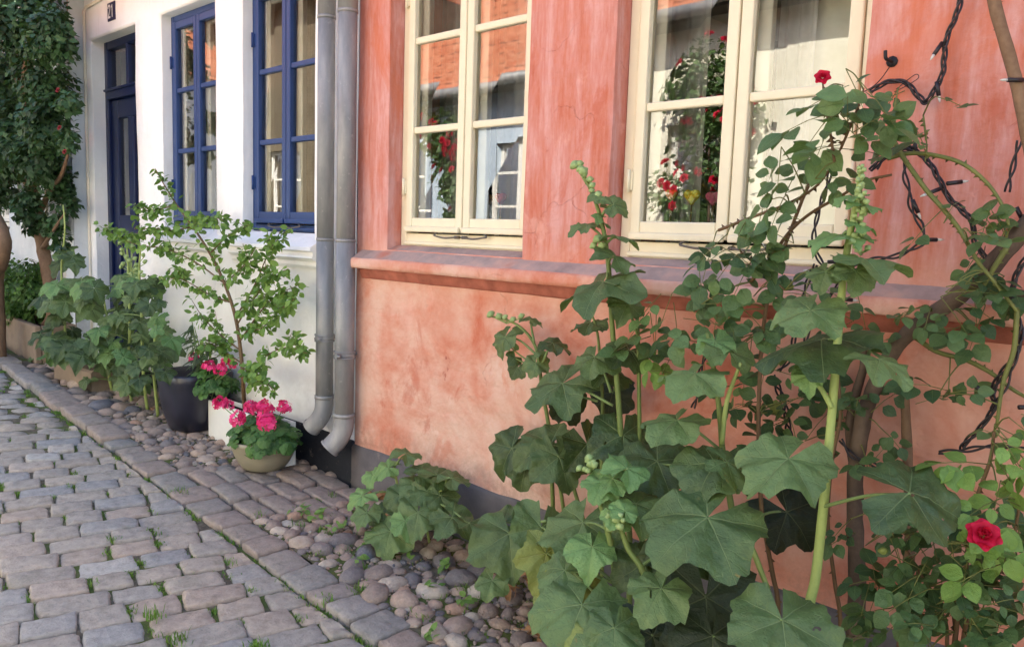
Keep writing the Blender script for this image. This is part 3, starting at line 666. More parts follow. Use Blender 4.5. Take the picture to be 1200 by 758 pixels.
# ---- houses across the lane, seen as reflections in the panes; one added as a sky blocker
OY=-4.75
def opposite(name,label,x0,x1,wm,holes,eave,ridge,pm):
    h=thing(name,label,'house',(x0,OY,0)); m=MB(); wall(m,x0,x1,-.2,eave+.05,OY,holes,-.25,.25,.006,2.2); 
    body(m,x0,x1,OY-.01,OY-6,-.3,eave+.05); m.build('wall',wm,h)
    for a,b,c,d in holes:
        f=MB(); y0,y1=OY-.1,OY-.06
        for q in ((a,a+.05,c,d),(b-.05,b,c,d),(a+.05,b-.05,c,c+.05),(a+.05,b-.05,d-.05,d),((a+b)/2-.04,(a+b)/2+.04,c+.05,d-.05)): f.box(q[0],q[1],y0,y1,q[2],q[3])
        for z in (c+(d-c)/3,c+2*(d-c)/3): f.box(a+.05,(a+b)/2-.04,y0+.004,y1-.004,z-.015,z+.015); f.box((a+b)/2+.04,b-.05,y0+.004,y1-.004,z-.015,z+.015)
        fo=f.build('window',pm,h); p=MB(); p.add([(a+.05,OY-.08,c),(b-.05,OY-.08,c),(b-.05,OY-.08,d),(a+.05,OY-.08,d)],[(0,1,2,3)],None,0,False); p.build('pane',M['glass'],fo)
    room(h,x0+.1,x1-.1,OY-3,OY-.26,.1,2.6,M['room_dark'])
    m=MB(); m.box(x0,x1,OY-.1,OY+.26,eave-.02,eave+.06); m.build('eave_board',M['room'],h)
    m=MB(); tube(m,[Vector((x0,OY+.335,eave+.05)),Vector((x1,OY+.335,eave+.05))],.06,12); m.build('gutter',M['zinc'],h)
    gable_roof(h,x0,x1,OY+.3,eave+.06,OY-3,ridge,OY-6)
    return h
opposite('yellow_house','pale yellow house with orange tiled roof facing the pink house across the lane',-2.2,1.25,M['yellow_wall'],[(-1.6,-.75,1.0,2.2),(.2,1.0,1.0,2.2)],3.2,5.6,M['white_paint'])
opposite('pale_blue_house','pale blue house with orange tiled roof facing the white house across the lane',-6.7,-2.25,M['blue_wall'],[(-6.2,-5.3,1.0,2.2),(-4.0,-3.1,1.0,2.2)],2.75,5.2,M['white_paint'])
opposite('sky_blocking_house','unseen grey rendered house with orange tiled roof, added across the lane to block sky light',1.3,9,M['sky_blocker_wall'],[(2.2,3.1,1.0,2.4),(4.4,5.3,1.0,2.4)],3.7,6.4,M['white_paint'])  # unseen house added to block sky and darken the pink wall's right end
opposite('brown_house','tall tan house with orange tiled roof farther along the far side of the lane',-17,-6.75,M['tan_wall'],[(-9.2,-8.3,1.0,2.3),(-12.2,-11.3,1.0,2.3)],4.6,7.2,M['white_paint'])
# ------------------------------------------------------------------ downpipes
def downpipe(label,X,Y,r,ang,zb):
    t=thing('drainpipe',label,'drainpipe',(X,Y,zb)); m=MB()
    tube(m,[Vector((X,Y,zb+.125)),Vector((X,Y,1.05))],r,20); tube(m,[Vector((X,Y,1.0)),Vector((X,Y,2.0))],r*.965,20); tube(m,[Vector((X,Y,1.97)),Vector((X,Y,2.72))],r,20)
    for z in (1.05,1.97): tube(m,[Vector((X,Y,z-.006)),Vector((X,Y,z+.006))],r*1.03,20)
    m.build('pipe',M['zinc'],t)
    m=MB(); dx,dy=math.cos(ang),math.sin(ang)
    pts=crom([(X,Y,zb+.155),(X,Y,zb+.125),(X+dx*.006,Y+dy*.006,zb+.09),(X+dx*.028,Y+dy*.028,zb+.05),(X+dx*.062,Y+dy*.062,zb+.014)],6)
    tube(m,pts,[r*1.06]*len(pts),20,cap=False); tube(m,[pts[-2],pts[-1]+(pts[-1]-pts[-2])*.15],[r*1.14,r*1.14],20,cap=False); tube(m,[pts[0]-Vector((0,0,.004)),pts[0]+Vector((0,0,.012))],r*1.12,20)
    inner=[p for p in pts[6:]]; tube(m,inner,[r*.98]*len(inner),20,cap=False,mi=1)
    m.build('outlet_elbow',[M['zinc'],M['iron']],t)
    m=MB(); zz=zb+.42
    tube(m,[Vector((X,Y,zz-.016)),Vector((X,Y,zz-.010))],r*1.16,20); tube(m,[Vector((X,Y,zz+.010)),Vector((X,Y,zz+.016))],r*1.16,20); tube(m,[Vector((X,Y,zz-.012)),Vector((X,Y,zz+.012))],r*1.08,20)
    m.box(X+.012,X+.03,Y-r*1.45,Y-r*.9,zz-.012,zz+.012); tube(m,[Vector((X+.002,Y-r*1.3,zz)),Vector((X+.042,Y-r*1.3,zz))],.006,8)
    tube(m,[Vector((X,Y,zz)),Vector((X,.01,zz))],.009,8)
    m.build('bracket',M['zinc'],t)
pA=at(381,300,-.062); pB=at(405,300,-.062)
downpipe('darker grey zinc drainpipe on the white wall nearer the blue window',pA.x,-.062,.0375,math.radians(-150),.205)
downpipe('paler zinc drainpipe at the corner of the pink house with lower outlet',pB.x,-.062,.0405,math.radians(-122),.15)
# ------------------------------------------------------------------ curtains and window decorations
def curtain_obj(name,label,x0,x1,z0,z1,Y,m,waves,amp,cat='curtain',group=None):
    c=MB(); n=max(8,waves*10); nz=8; vs=[]
    for j in range(nz+1):
        for i in range(n+1):
            u=i/n; z=z0+(z1-z0)*j/nz
            vs.append((x0+(x1-x0)*u,Y+amp*math.sin(u*waves*2*PI+.5*math.sin(z*3))*(1.1-.3*j/nz)+.3*amp*math.sin(u*waves*5.1),z))
    c.add(vs,[(j*(n+1)+i,j*(n+1)+i+1,(j+1)*(n+1)+i+1,(j+1)*(n+1)+i) for j in range(nz) for i in range(n)],None,0)
    return tag(c.build(name,m),label,cat,group)
curtain_obj('curtain','sheer grey curtain at the left edge of the pink house window beside the drainpipes',.28,.47,1.06,2.3,.27,M['curtain_grey'],4,.012)
curtain_obj('curtain','sheer grey curtain behind the middle of the pink house window beside the drainpipes',.62,.84,1.06,2.3,.27,M['curtain_grey'],4,.012)
curtain_obj('curtain','sheer grey curtain at the left edge of the window behind the climbing rose',1.38,1.54,1.06,2.3,.27,M['curtain_grey'],3,.012)
curtain_obj('curtain','sheer grey curtain in the right casement of the window behind the climbing rose',1.77,1.88,1.06,2.3,.27,M['curtain_grey'],3,.012)
curtain_obj('curtain','pleated beige check curtain in the blue window between door and drainpipes',-1.84,-1.2,1.06,2.3,.25,M['curtain_beige'],9,.014)
curtain_obj('curtain','pleated beige check curtain in the blue window next to the drainpipes',-.91,-.27,1.06,2.3,.25,M['curtain_beige'],9,.014)
def heart(mb,c,s,th=.012,mi=0):
    n=28; pts=[]
    for i in range(n):
        a=2*PI*i/n; x=16*math.sin(a)**3; z=13*math.cos(a)-5*math.cos(2*a)-2*math.cos(3*a)-math.cos(4*a); pts.append((x/17*s,z/17*s))
    vs=[(c[0]+x*k,c[1]+y,c[2]+z*k) for k,y in ((.86,-th),(1,-th*.4),(1,th*.4),(.86,th)) for x,z in pts]
    mb.add(vs,[(r*n+i,r*n+(i+1)%n,(r+1)*n+(i+1)%n,(r+1)*n+i) for r in range(3) for i in range(n)]+[tuple(range(n))[::-1],tuple(range(3*n,4*n))],None,mi)
def heart_pick(label,px,py,Y,s,mat_,zb=1.09):
    p=at(px,py,Y); t=thing('heart_ornament',label,'ornament',(p.x,p.y,zb)); m=MB(); heart(m,p,s); m.build('heart',mat_,t)
    m=MB(); tube(m,[Vector((p.x,p.y,zb)),Vector((p.x,p.y,p.z-s*.6))],.003,6); m.build('stick',M['bark2'],t)
# inner window boards that carry them
heart_pick('yellow felt heart on a stick in the window behind the climbing rose',811,230,.155,0.028,M['heart_yellow'])
heart_pick('red felt heart hanging low in the window beside the drainpipes',587,232,.155,0.025,M['heart_red'])
heart_pick('tan felt heart beside the red one in the window by the drainpipes',573,233,.155,0.022,M['heart_tan'])
heart_pick('small orange felt heart next to the yellow one inside the window',787,228,.155,0.022,M['orange_felt'])
heart_pick('pink checked heart right of the yellow one inside the window',836,232,.155,0.025,M['pinkwhite'])
m=MB(); m.box(.28,1.01,.142,.3,1.07,1.09); m.box(1.38,2.12,.142,.3,1.07,1.09); m.build('inner_window_board',M['white_paint'],pink,bevel=.003)
curtain_obj('roller_blind','pale cream blind drawn down in the right half of the rose window',1.86,2.11,1.1,2.3,.3,M['blind'],1,.004,'blind')
# ------------------------------------------------------------------ leaf builders
def palm(mb,P,mid,nrm,L,rnd,R,lobes=5,cup=.12,fold=.12,wav=.05,notch=.5,depth_=.22,droop=.15,mi=0,res=1,round_=0):
    """a palmate hollyhock leaf around its stalk junction P"""
    n=nrm.normalized(); x=(mid-n*mid.dot(n)).normalized(); y=n.cross(x)
    span=2*PI-notch; step=span/lobes; cen=[(-span/2+step*(k+.5)) for k in range(lobes)]
    sub=12 if res else 4; NR=9 if res else 4
    rel=[1-.16*abs(k-(lobes-1)/2)/((lobes-1)/2)+R.uniform(-.08,.08) for k in range(lobes)]
    ths=[-span/2+step/sub*i for i in range(lobes*sub+1)]
    ph=R.uniform(0,99); vs=[];at_=[]
    for q,th in enumerate(ths):
        k=min(lobes-1,int((th+span/2)/step-1e-9)); d=abs(th-cen[k])/(step/2); 
        k2=k+(1 if th>cen[k] else -1); rk=rel[k]; ro=rel[k2] if 0<=k2<lobes else rel[k]*.92
        dd=d*d*(3-2*d); rr=(rk*(1-dd/2)+ro*dd/2)*(1-depth_*.78*(.5-.5*math.cos(PI*d))**1.25)
        if round_==0: rr*=1+.02*math.sin(q*1.1+ph)+.026*math.cos(q*PI*2/3)+.02*noise.noise(Vector((q*.35,ph,0)))  # crenate edge
        else: rr*=1+.04*math.cos(q*PI)
        for j in range(NR+1):
            f=j/NR; r=f*rr
            if j==NR: r*=1+.03*R.uniform(-1,1)
            px,py=r*math.cos(th),r*math.sin(th)
            z=-cup*r*r+fold*(d-.5)*r*.6+wav*math.sin(th*2.5+ph)*r**1.6-droop*max(0,px)**2+.10*noise.noise(Vector((px*2.6,py*2.6,ph)))*r+.022*noise.noise(Vector((px*8,py*8,ph)))+.085*math.sin(th*9+ph*2)*r**3+.05*math.sin(th*15+ph)*r**4
            z-=.10*abs(py)**1.5*cup*4
            vs.append(P+(x*px+y*py+n*z)*L); at_.append((r*math.sin(min(d*step/2,1.5)),f*rr,rnd))
    k=NR+1
    mb.add(vs,[(i*k+j,i*k+j+1,(i+1)*k+j+1,(i+1)*k+j) for i in range(len(ths)-1) for j in range(NR)],at_,mi)
def oval(mb,P,mid,nrm,L,W,rnd,R,fold=.25,curl=.25,mi=0,rows=5,point=1.0):
    n=nrm.normalized(); x=mid-n*mid.dot(n)
    x=x.normalized() if x.length>1e-5 else n.orthogonal().normalized()
    y=n.cross(x); vs=[];at_=[]
    for i in range(rows+1):
        t=i/rows; wd=W*.5*(math.sin(PI*t**.85)**.8)*(1 if t<.97 else 0); z=-curl*L*t*t
        for s in (-1,0,1):
            vs.append(P+x*(t*L)+y*(s*wd)+n*(z+fold*abs(s)*wd)); at_.append((abs(s)*wd/L*2,t,rnd))
    fs=[]
    for i in range(rows): fs+=[(i*3,i*3+1,i*3+4,i*3+3),(i*3+1,i*3+2,i*3+5,i*3+4)]
    mb.add(vs,fs,at_,mi)
def rv(R): 
    while 1:
        v=Vector((R.uniform(-1,1),R.uniform(-1,1),R.uniform(-1,1)))
        if .05<v.length<1: return v.normalized()
def rose_leaf(mb,stem,P,dirv,L,rnd,R,mi=0,nl=5):
    """pinnate rose leaf: round-oval leaflets hanging from a thin stalk"""
    d=dirv.normalized(); nrm=(Vector((0,-.6,.75))+rv(R)*.6).normalized(); s=d.cross(nrm).normalized()
    pts=[P,P+d*L*.55+Vector((0,0,-.03*L)),P+d*L+Vector((0,0,-.14*L))]; tube(mb,pts,[.0012,.001,.0007],4,rnd,2)
    tip=pts[2]; oval(mb,tip,d+Vector((0,0,-.35))+rv(R)*.2,nrm+rv(R)*.35,L*.52,L*.42,rnd,R,.12,.22,mi)
    for a,b in ((.86,.48),(.40,.40))[: (nl-1)//2]:
        q=P.lerp(tip,a)
        for sg in (-1,1):
            l_=L*b*R.uniform(.8,1.15); oval(mb,q+s*sg*.006,s*sg+d*.35+Vector((0,0,-.25))+rv(R)*.3,nrm+rv(R)*.5,l_,l_*.8,min(1,max(0,rnd+R.uniform(-.2,.2))),R,.12,.22,mi)
def along(pts,t):
    L=[0]
    for a,b in zip(pts,pts[1:]): L.append(L[-1]+(b-a).length)
    q=t*L[-1]
    for i in range(len(pts)-1):
        if L[i+1]>=q: k=(q-L[i])/max(1e-9,L[i+1]-L[i]); return pts[i].lerp(pts[i+1],k),(pts[i+1]-pts[i]).normalized()
    return pts[-1],(pts[-1]-pts[-2]).normalized()
def P_(lst,Y): return [at(a[0],a[1],Y if len(a)<3 else a[2]) for a in lst]
def bud(mb,P,d,s,rnd,R,mi=0):
    n=8; prof=[(.25,0),(.8,.25),(1,.6),(.85,1.0),(.45,1.35),(.08,1.5)]; z=d.normalized(); x=z.orthogonal().normalized(); y=z.cross(x); vs=[]
    for r,h in prof:
        for k in range(n):
            a=2*PI*k/n; q=r*s*(1+.12*math.cos(k*PI)); vs.append(P+x*math.cos(a)*q+y*math.sin(a)*q+z*h*s)
    mb.add(vs,[(i*n+k,i*n+(k+1)%n,(i+1)*n+(k+1)%n,(i+1)*n+k) for i in range(len(prof)-1) for k in range(n)]+[tuple(range((len(prof)-1)*n,len(prof)*n))],[(.5,.5,rnd)]*len(vs),mi)
def rose_flower(mb,P,d,s,R):
    z=d.normalized(); x=z.orthogonal().normalized(); y=z.cross(x)
    for ring,(n,rad,tilt,sz) in enumerate(((3,.12,.15,.5),(4,.25,.4,.62),(5,.4,.8,.75),(6,.5,1.15,.85))):
        for k in range(n):
            a=2*PI*(k+ring*.37+R.uniform(-.1,.1))/n; rd=x*math.cos(a)+y*math.sin(a); up=(z*math.cos(tilt)+rd*math.sin(tilt)).normalized(); sd=z.cross(rd); nn=up.cross(sd)
            b0=P+rd*rad*s*.5+z*s*.15*(3-ring)*.3; vs=[];at_=[]
            for i in range(5):
                for j in range(5):
                    u=(i-2)/2; v=j/4; wv=sz*s*(math.sin(PI*(.2+.65*v)))*.75; vs.append(b0+sd*(u*wv)+up*(v*sz*s*(1-.18*u*u))+nn*(s*(.22*u*u*sz-.25*v*v*(ring>1)+R.uniform(-.02,.02)))); at_.append((abs(u),v,R.uniform(.2,.9)*(.5+.5*v)))
            mb.add(vs,[(i*5+j,(i+1)*5+j,(i+1)*5+j+1,i*5+j+1) for i in range(4) for j in range(4)],at_)
def thorns(mb,pts,n,R,s=.007,mi=0):
    for _ in range(n):
        p,d=along(pts,R.uniform(.03,.97)); o=d.cross(rv(R)).normalized(); q=d.orthogonal().normalized()*s*.4; r_=d.cross(q).normalized()*s*.3; p=p+o*.002
        mb.add([p+d*s*.7,p-d*s*.7,p+d.cross(o)*s*.3,p+o*s*1.5-d*s*.5],[(0,2,3),(1,3,2),(0,3,1)],[(0,0,.3)]*4,mi)
def facing(spec): return camdir(*spec)
# leaf spec: px,py,Y, midrib angle in the picture, length in px, normal (right,up,towards), tone, kind
def leaf_list(fol,stemmb,specs,R,stems):
    kinds={'n':0,'p':1,'s':2,'y':3}
    for sp in specs:
        px,py,Y,ang,Lp,nr,tone=sp[:7]; kd=sp[7] if len(sp)>7 else 'n'; opt=sp[8] if len(sp)>8 else {}
        P=at(px,py,Y); dp=depth(P); a=math.radians(ang); nv=camdir(nr[0],nr[1]*1.2,nr[2]*.85).normalized()
        dr=RT*math.cos(a)+UP*math.sin(a); toward=-FW; tt=nv.dot(toward)
        k=-(dr.dot(nv))/tt if abs(tt)>.12 else 0
        k=max(-1.6,min(1.6,k)); mid=dr+toward*k; L=Lp*dp/FPX*min(1.1,mid.length)
        L*=.9; kw=dict(lobes=5,cup=.14,fold=.30,wav=.15,notch=.40,depth_=.21,droop=.2); kw.update(opt)
        att=kw.pop('att',None); noatt=kw.pop('nopet',False)
        palm(fol,P,mid.normalized(),nv,L,tone,R,mi=kinds[kd],**kw)
        if noatt: continue
        if att is not None: S=at(att[0],att[1],att[2] if len(att)>2 else Y+.03)
        else:
            best=None
            for pts in stems:
                for q in pts[::2]:
                    dd=(q-P).length+ (0.12 if q.z>P.z else 0)
                    if best is None or dd<best[0]: best=(dd,q)
            S=best[1] if best and best[0]<.4 else None
        if S is None: continue
        # stalk arrives at the notch side
        back=P-mid.normalized()*L*.04-nv*L*.05
        mpt=S.lerp(back,.6)+Vector((0,0,.015))-nv*.01
        tube(stemmb,crom([S,mpt,back,P],5),[.0042,.003,.0024],6,.6,1)
HHM=['hh','hh_pale','hh_shade','hh_yellow']
def hollyhock(label,base,stems,leaves,buds,seed,group='hollyhocks along the house walls',small=()):
    R=random.Random(seed); t=thing('hollyhock',label,'plant',base,group); fm=MB(); sm=MB(); pls=[]
    for pts,r0,r1,mi in stems:
        c=crom(pts,7); pls.append(c); tube(sm,c,[r0,r0*.95,(r0+r1)/2,r1],8,R.random(),mi,rough=.06)
    leaf_list(fm,sm,leaves,R,pls)
    for px,py,Y,ang,Lp,tone in small:
        P=at(px,py,Y); a=math.radians(ang); dr=RT*math.cos(a)+UP*math.sin(a); L=Lp*depth(P)/FPX
        nv=(camdir(R.uniform(-.4,.4),R.uniform(.3,.9),.7)); palm(fm,P,dr+(-FW)*R.uniform(-.3,.3),nv,L,tone,R,3,.2,.3,.1,1.6,.35,.2,0 if R.random()<.6 else 1,0)
    if sm.v: sm.build('stem',[M['hh_stem'],M['petiole'],M['hh_stem2']],t)
    fm.build('foliage',[M[k] for k in HHM],t)
    if buds:
        groups=[]
        for q in buds:
            for g_ in groups:
                if any(abs(q[0]-o[0])+abs(q[1]-o[1])<24 for o in g_): g_.append(q); break
            else: groups.append([q])
        for g_ in groups:
            bm_=MB()
            for px,py,Y,s in g_:
                P=at(px,py,Y); d=(Vector((R.uniform(-.5,.5),-.5+R.uniform(-.4,.3),.6)))
                bud(bm_,P,d,s*depth(P)/FPX,R.random(),R); q0=at(sum(o[0] for o in g_)/len(g_) if px<900 else 1009,sum(o[1] for o in g_)/len(g_)+6 if px<900 else py+4,Y+.012); tube(bm_,[P,q0],[.0022,.0028],5,.5)
            bm_.build('bud_cluster',M['bud'],t)
    return t
def grow(px_pts,Y):
    """stem points with a foot straight down on the ground"""
    P=P_(px_pts,Y); b=P[0].copy(); b.z=gz(b.x)-.02; b.y=min(b.y+.02,-.03)
    return ([b]+P) if P[0].z-b.z>.06 else P
# ------------------------------------------------------------------ hollyhocks
S1=grow([(946,735),(955,680),(960,640),(968,560),(976,470),(984,370),(990,310),(1000,255),(1009,205)],-.40)
S1b=P_([(975,478),(962,455),(945,435)],-.41)
S1=[*S1]
leaves=[
 (1031,421,-.42,-35,44,(.15,.75,.6),.62,'n',dict(att=(979,418,-.40),depth_=.34)),
 (924,537,-.50,205,66,(-.1,.75,.62),.60,'n',dict(att=(969,548,-.40))),
 (1066,577,-.50,-8,84,(.08,.62,.7),.16,'n',dict(att=(962,594,-.40),depth_=.2)),
 (950,364,-.46,215,52,(-.25,.8,.55),.66,'n',dict(att=(986,352,-.40))),
 (962,398,-.38,188,92,(-.2,.95,.16),.12,'n',dict(att=(984,398,-.40),cup=.2)),
 (1012,303,-.44,-8,58,(.1,.95,.22),.5,'n',dict(att=(993,300,-.40),depth_=.4)),
 (985,275,-.40,190,42,(-.1,.95,.25),.85,'p',dict(att=(997,272,-.40))),
 (1003,318,-.42,250,30,(.1,.5,.8),.5,'n',dict(att=(990,305,-.40))),
 (968,318,-.42,230,26,(-.3,.6,.7),.45,'n',dict(att=(990,310,-.40))),
 (945,432,-.42,120,20,(-.2,.7,.7),.8,'p',dict(nopet=True)),
 (948,440,-.44,250,22,(-.2,.6,.7),.8,'p',dict(nopet=True)),
 (917,726,-.62,-100,74,(.0,.72,.70),.38,'n',dict(att=(950,745,-.42),depth_=.16)),
 (1012,240,-.41,20,26,(.2,.9,.4),.7,'p',dict(nopet=True)),
 (1006,262,-.41,-20,24,(.2,.8,.4),.7,'p',dict(nopet=True)),
 (998,230,-.41,160,24,(-.2,.9,.4),.7,'p',dict(nopet=True)),
]
bd=[(1009+random.Random(i).uniform(-1,1)*(3+i*.17),196+i*2.1,-.40-random.Random(i+9).uniform(-.015,.025),random.Random(i+3).uniform(2.6,3.6)+i*.035) for i in range(48)]
hollyhock('tall pale green hollyhock in front with thick straight stem and budding tip',(S1[0].x,S1[0].y,gz(S1[0].x)),[(S1,.0112,.0055,0),(S1b,.006,.004,0)],leaves,bd,11)
S6=grow([(872,700),(858,600),(848,540),(843,480),(836,430),(829,390)],-.33)
S6b=P_([(846,520),(852,470),(868,425)],-.34); S6c=P_([(858,600),(880,640),(900,690)],-.36)
leaves=[
 (838,543,-.44,215,62,(-.15,.78,.6),.3,'n',dict(att=(847,530,-.33))),
 (852,541,-.47,-20,44,(.25,.7,.65),.45,'n',dict(att=(847,530,-.33))),
 (815,437,-.40,200,48,(-.1,.93,.35),.75,'n',dict(att=(838,446,-.33),depth_=.2)),
 (855,412,-.34,60,40,(.2,.6,.75),.6,'n',dict(nopet=True)),
 (793,492,-.42,200,46,(-.15,.9,.42),.6,'n',dict(att=(843,526,-.33))),
 (770,540,-.36,160,58,(0,.7,.7),.2,'n'),
 (829,606,-.56,200,86,(-.05,.8,.6),.36,'n',dict(att=(868,668,-.38),depth_=.2)),
 (775,689,-.62,215,44,(-.05,.75,.65),.62,'n',dict(att=(790,650,-.5),depth_=.2)),
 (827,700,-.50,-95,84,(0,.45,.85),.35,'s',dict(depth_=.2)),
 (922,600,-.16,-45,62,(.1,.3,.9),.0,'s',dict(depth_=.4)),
 (838,400,-.34,250,28,(-.2,.7,.7),.55,'p',dict(nopet=True)),
]
hollyhock('mid height hollyhock with broad low leaves, between tallest stems and thorny canes',(S6[0].x,S6[0].y,gz(S6[0].x)),[(S6,.0085,.005,2),(S6b,.006,.004,0),(S6c,.007,.006,0)],leaves,[],12)
S2=grow([(738,640),(730,540),(724,460),(718,390),(713,310),(705,260),(692,222),(678,194)],-.24)
S2b=P_([(715,330),(735,360),(748,395)],-.25); S3=grow([(648,600),(646,550),(643,500),(636,460),(632,430),(627,405),(612,385),(592,374),(577,371)],-.14)
S3b=P_([(632,430),(612,418),(596,405)],-.15); S3c=P_([(632,432),(612,424),(594,414)],-.15)
S4=grow([(706,620),(705,540),(706,470),(703,420),(699,385),(688,355)],-.17); S5=grow([(752,620),(750,540),(749,470),(748,400),(745,340)],-.2)
S7=grow([(665,640),(655,560),(645,500)],-.15); S8=grow([(690,640),(672,570),(660,520)],-.17)
leaves=[
 (659,449,-.26,205,58,(-.25,.75,.62),.36,'n',dict(att=(718,475,-.24),depth_=.34)),
 (697,418,-.26,235,34,(-.3,.75,.6),.45,'n',dict(att=(716,460,-.24))),
 (664,470,-.22,-60,34,(.2,.2,.95),.2,'s',dict(att=(700,470,-.22))),
 (645,520,-.20,200,50,(-.1,.55,.83),.34,'n',dict(att=(650,560,-.16),depth_=.24)),
 (655,535,-.22,-70,40,(.1,.45,.9),.34,'n'),
 (600,525,-.17,230,42,(-.5,.35,.8),.14,'n'),
 (618,540,-.15,250,36,(-.2,.4,.9),.25,'n'),
 (688,520,-.17,-60,40,(.2,.4,.9),.06,'n'),
 (730,510,-.24,-90,50,(.1,.6,.8),.16,'n'),
 (752,545,-.3,-110,50,(0,.65,.75),.2,'n'),
 (707,330,-.28,215,66,(-.35,.86,.3),.35,'n',dict(att=(712,318,-.24),depth_=.38)),
 (719,240,-.25,15,24,(.2,.5,.8),.55,'n',dict(att=(706,252,-.24))),
 (687,263,-.25,190,26,(-.1,.9,.4),.5,'n',dict(att=(712,285,-.24))),
 (723,277,-.26,35,28,(.1,.9,.35),.5,'n',dict(att=(711,285,-.24))),
 (720,300,-.26,40,34,(.3,.75,.6),.4,'n',dict(att=(713,310,-.24))),
 (733,334,-.26,20,20,(.3,.8,.5),.6,'n',dict(att=(722,345,-.25))),
 (735,355,-.26,240,28,(.2,.6,.8),.35,'n',dict(att=(730,350,-.25))),
 (737,410,-.2,-160,36,(.1,.8,.55),.1,'n'),
 (712,435,-.19,-30,34,(.1,.9,.35),.1,'n'),
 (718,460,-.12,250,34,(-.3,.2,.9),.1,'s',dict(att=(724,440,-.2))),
 (592,395,-.15,240,28,(-.6,.4,.6),.4,'n',dict(att=(628,415,-.14))),
 (622,375,-.14,40,16,(.2,.8,.5),.5,'n',dict(att=(626,402,-.14))),
 (648,402,-.15,-10,26,(.1,.85,.45),.15,'n',dict(att=(636,425,-.14))),
 (628,425,-.15,250,20,(-.1,.5,.8),.5,'n',dict(nopet=True)),
 (607,430,-.15,230,16,(-.3,.4,.8),.2,'n',dict(nopet=True)),
 (692,378,-.17,225,28,(-.2,.9,.3),.3,'n',dict(att=(700,385,-.17))),
]
bd=[(678+R.uniform(-4,5)+k*3.2,194+k*6.2,-.24,R.uniform(3.5,6)) for k in range(7)]+[(676,197,-.24,6.5),(684,203,-.24,6),(577,371,-.14,5),(585,372,-.14,4.5),(594,373,-.14,4),(688,353,-.17,6),(690,362,-.17,4),(702,283,-.25,6),(706,290,-.25,5),(697,290,-.25,5),(602,376,-.14,4),(612,372,-.14,4)]
hollyhock('slender hollyhock leaning left before the pillar between the cream windows',(S2[0].x,S2[0].y,gz(S2[0].x)),[(S2,.0085,.0045,2),(S2b,.005,.003,2),(S3,.007,.003,2),(S3b,.003,.002,2),(S3c,.003,.002,2),(S4,.006,.003,2),(S5,.007,.004,2),(S7,.0065,.005,2),(S8,.0065,.005,2)],leaves,bd,13,
  small=[(705,255,-.25,150,12,.5),(712,245,-.25,30,14,.5),(700,228,-.25,200,13,.5),(708,262,-.25,60,12,.5),(634,415,-.15,100,10,.5),(600,406,-.15,80,10,.4),(604,418,-.15,230,14,.3)])
S9=grow([(722,700),(712,620),(700,580),(692,550)],-.52); S10=grow([(760,700),(735,640),(722,600)],-.55)
leaves=[
 (683,612,-.46,225,62,(-.2,.85,.45),.55,'n',dict(depth_=.2,att=(712,620,-.5))),
 (694,640,-.56,250,38,(-.05,.7,.7),.78,'p',dict(depth_=.24)),
 (718,560,-.52,170,34,(-.1,.75,.6),.6,'p'),
 (735,548,-.52,25,34,(.2,.75,.6),.6,'p'),
 (705,565,-.54,230,28,(0,.7,.7),.7,'p'),
 (722,603,-.56,-40,24,(0,.6,.8),.9,'p',dict(nopet=True)),(732,598,-.56,70,22,(.1,.6,.8),.9,'p',dict(nopet=True)),
 (745,590,-.50,30,52,(.1,.75,.65),.5,'n'),
 (682,708,-.66,225,66,(-.1,.8,.55),.55,'n',dict(att=(735,708,-.55),depth_=.16)),
 (662,668,-.60,170,40,(-.2,.7,.7),.5,'n'),
 (597,625,-.34,-85,56,(-.1,.6,.8),.38,'n',dict(att=(640,610,-.4),depth_=.2)),
 (590,612,-.30,170,40,(-.2,.75,.6),.3,'n'),
 (634,618,-.40,-100,46,(.3,.35,.85),.55,'n',dict(depth_=.2)),
 (577,680,-.42,-120,26,(-.1,.7,.7),.5,'n'),
 (640,648,-.50,-105,44,(.1,.4,.9),.6,'y',dict(depth_=.3,wav=.16)),
 (668,672,-.48,-60,44,(.1,.5,.85),.45,'y'),
 (642,708,-.56,-80,24,(.1,.4,.9),.8,'y',dict(wav=.2)),
 (720,735,-.68,-100,40,(0,.7,.7),.4,'n'),
 (755,660,-.5,200,50,(-.1,.6,.8),.15,'n'),
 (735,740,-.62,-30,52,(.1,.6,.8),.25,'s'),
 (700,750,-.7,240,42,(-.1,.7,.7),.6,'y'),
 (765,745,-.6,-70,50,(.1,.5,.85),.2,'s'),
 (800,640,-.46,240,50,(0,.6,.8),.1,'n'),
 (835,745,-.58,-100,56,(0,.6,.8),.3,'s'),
]
bd=[(690+R.uniform(-9,9),546+R.uniform(-8,8),-.53,R.uniform(3.5,5.5)) for _ in range(9)]+[(722+R.uniform(-9,9),612+R.uniform(-8,8),-.57,R.uniform(3.5,5.5)) for _ in range(9)]
hollyhock('low leafy hollyhock spilling over the pebbles, some lower leaves yellowing',(S9[0].x,S9[0].y,gz(S9[0].x)),[(S9,.008,.005,2),(S10,.008,.005,2)],leaves,bd,14)
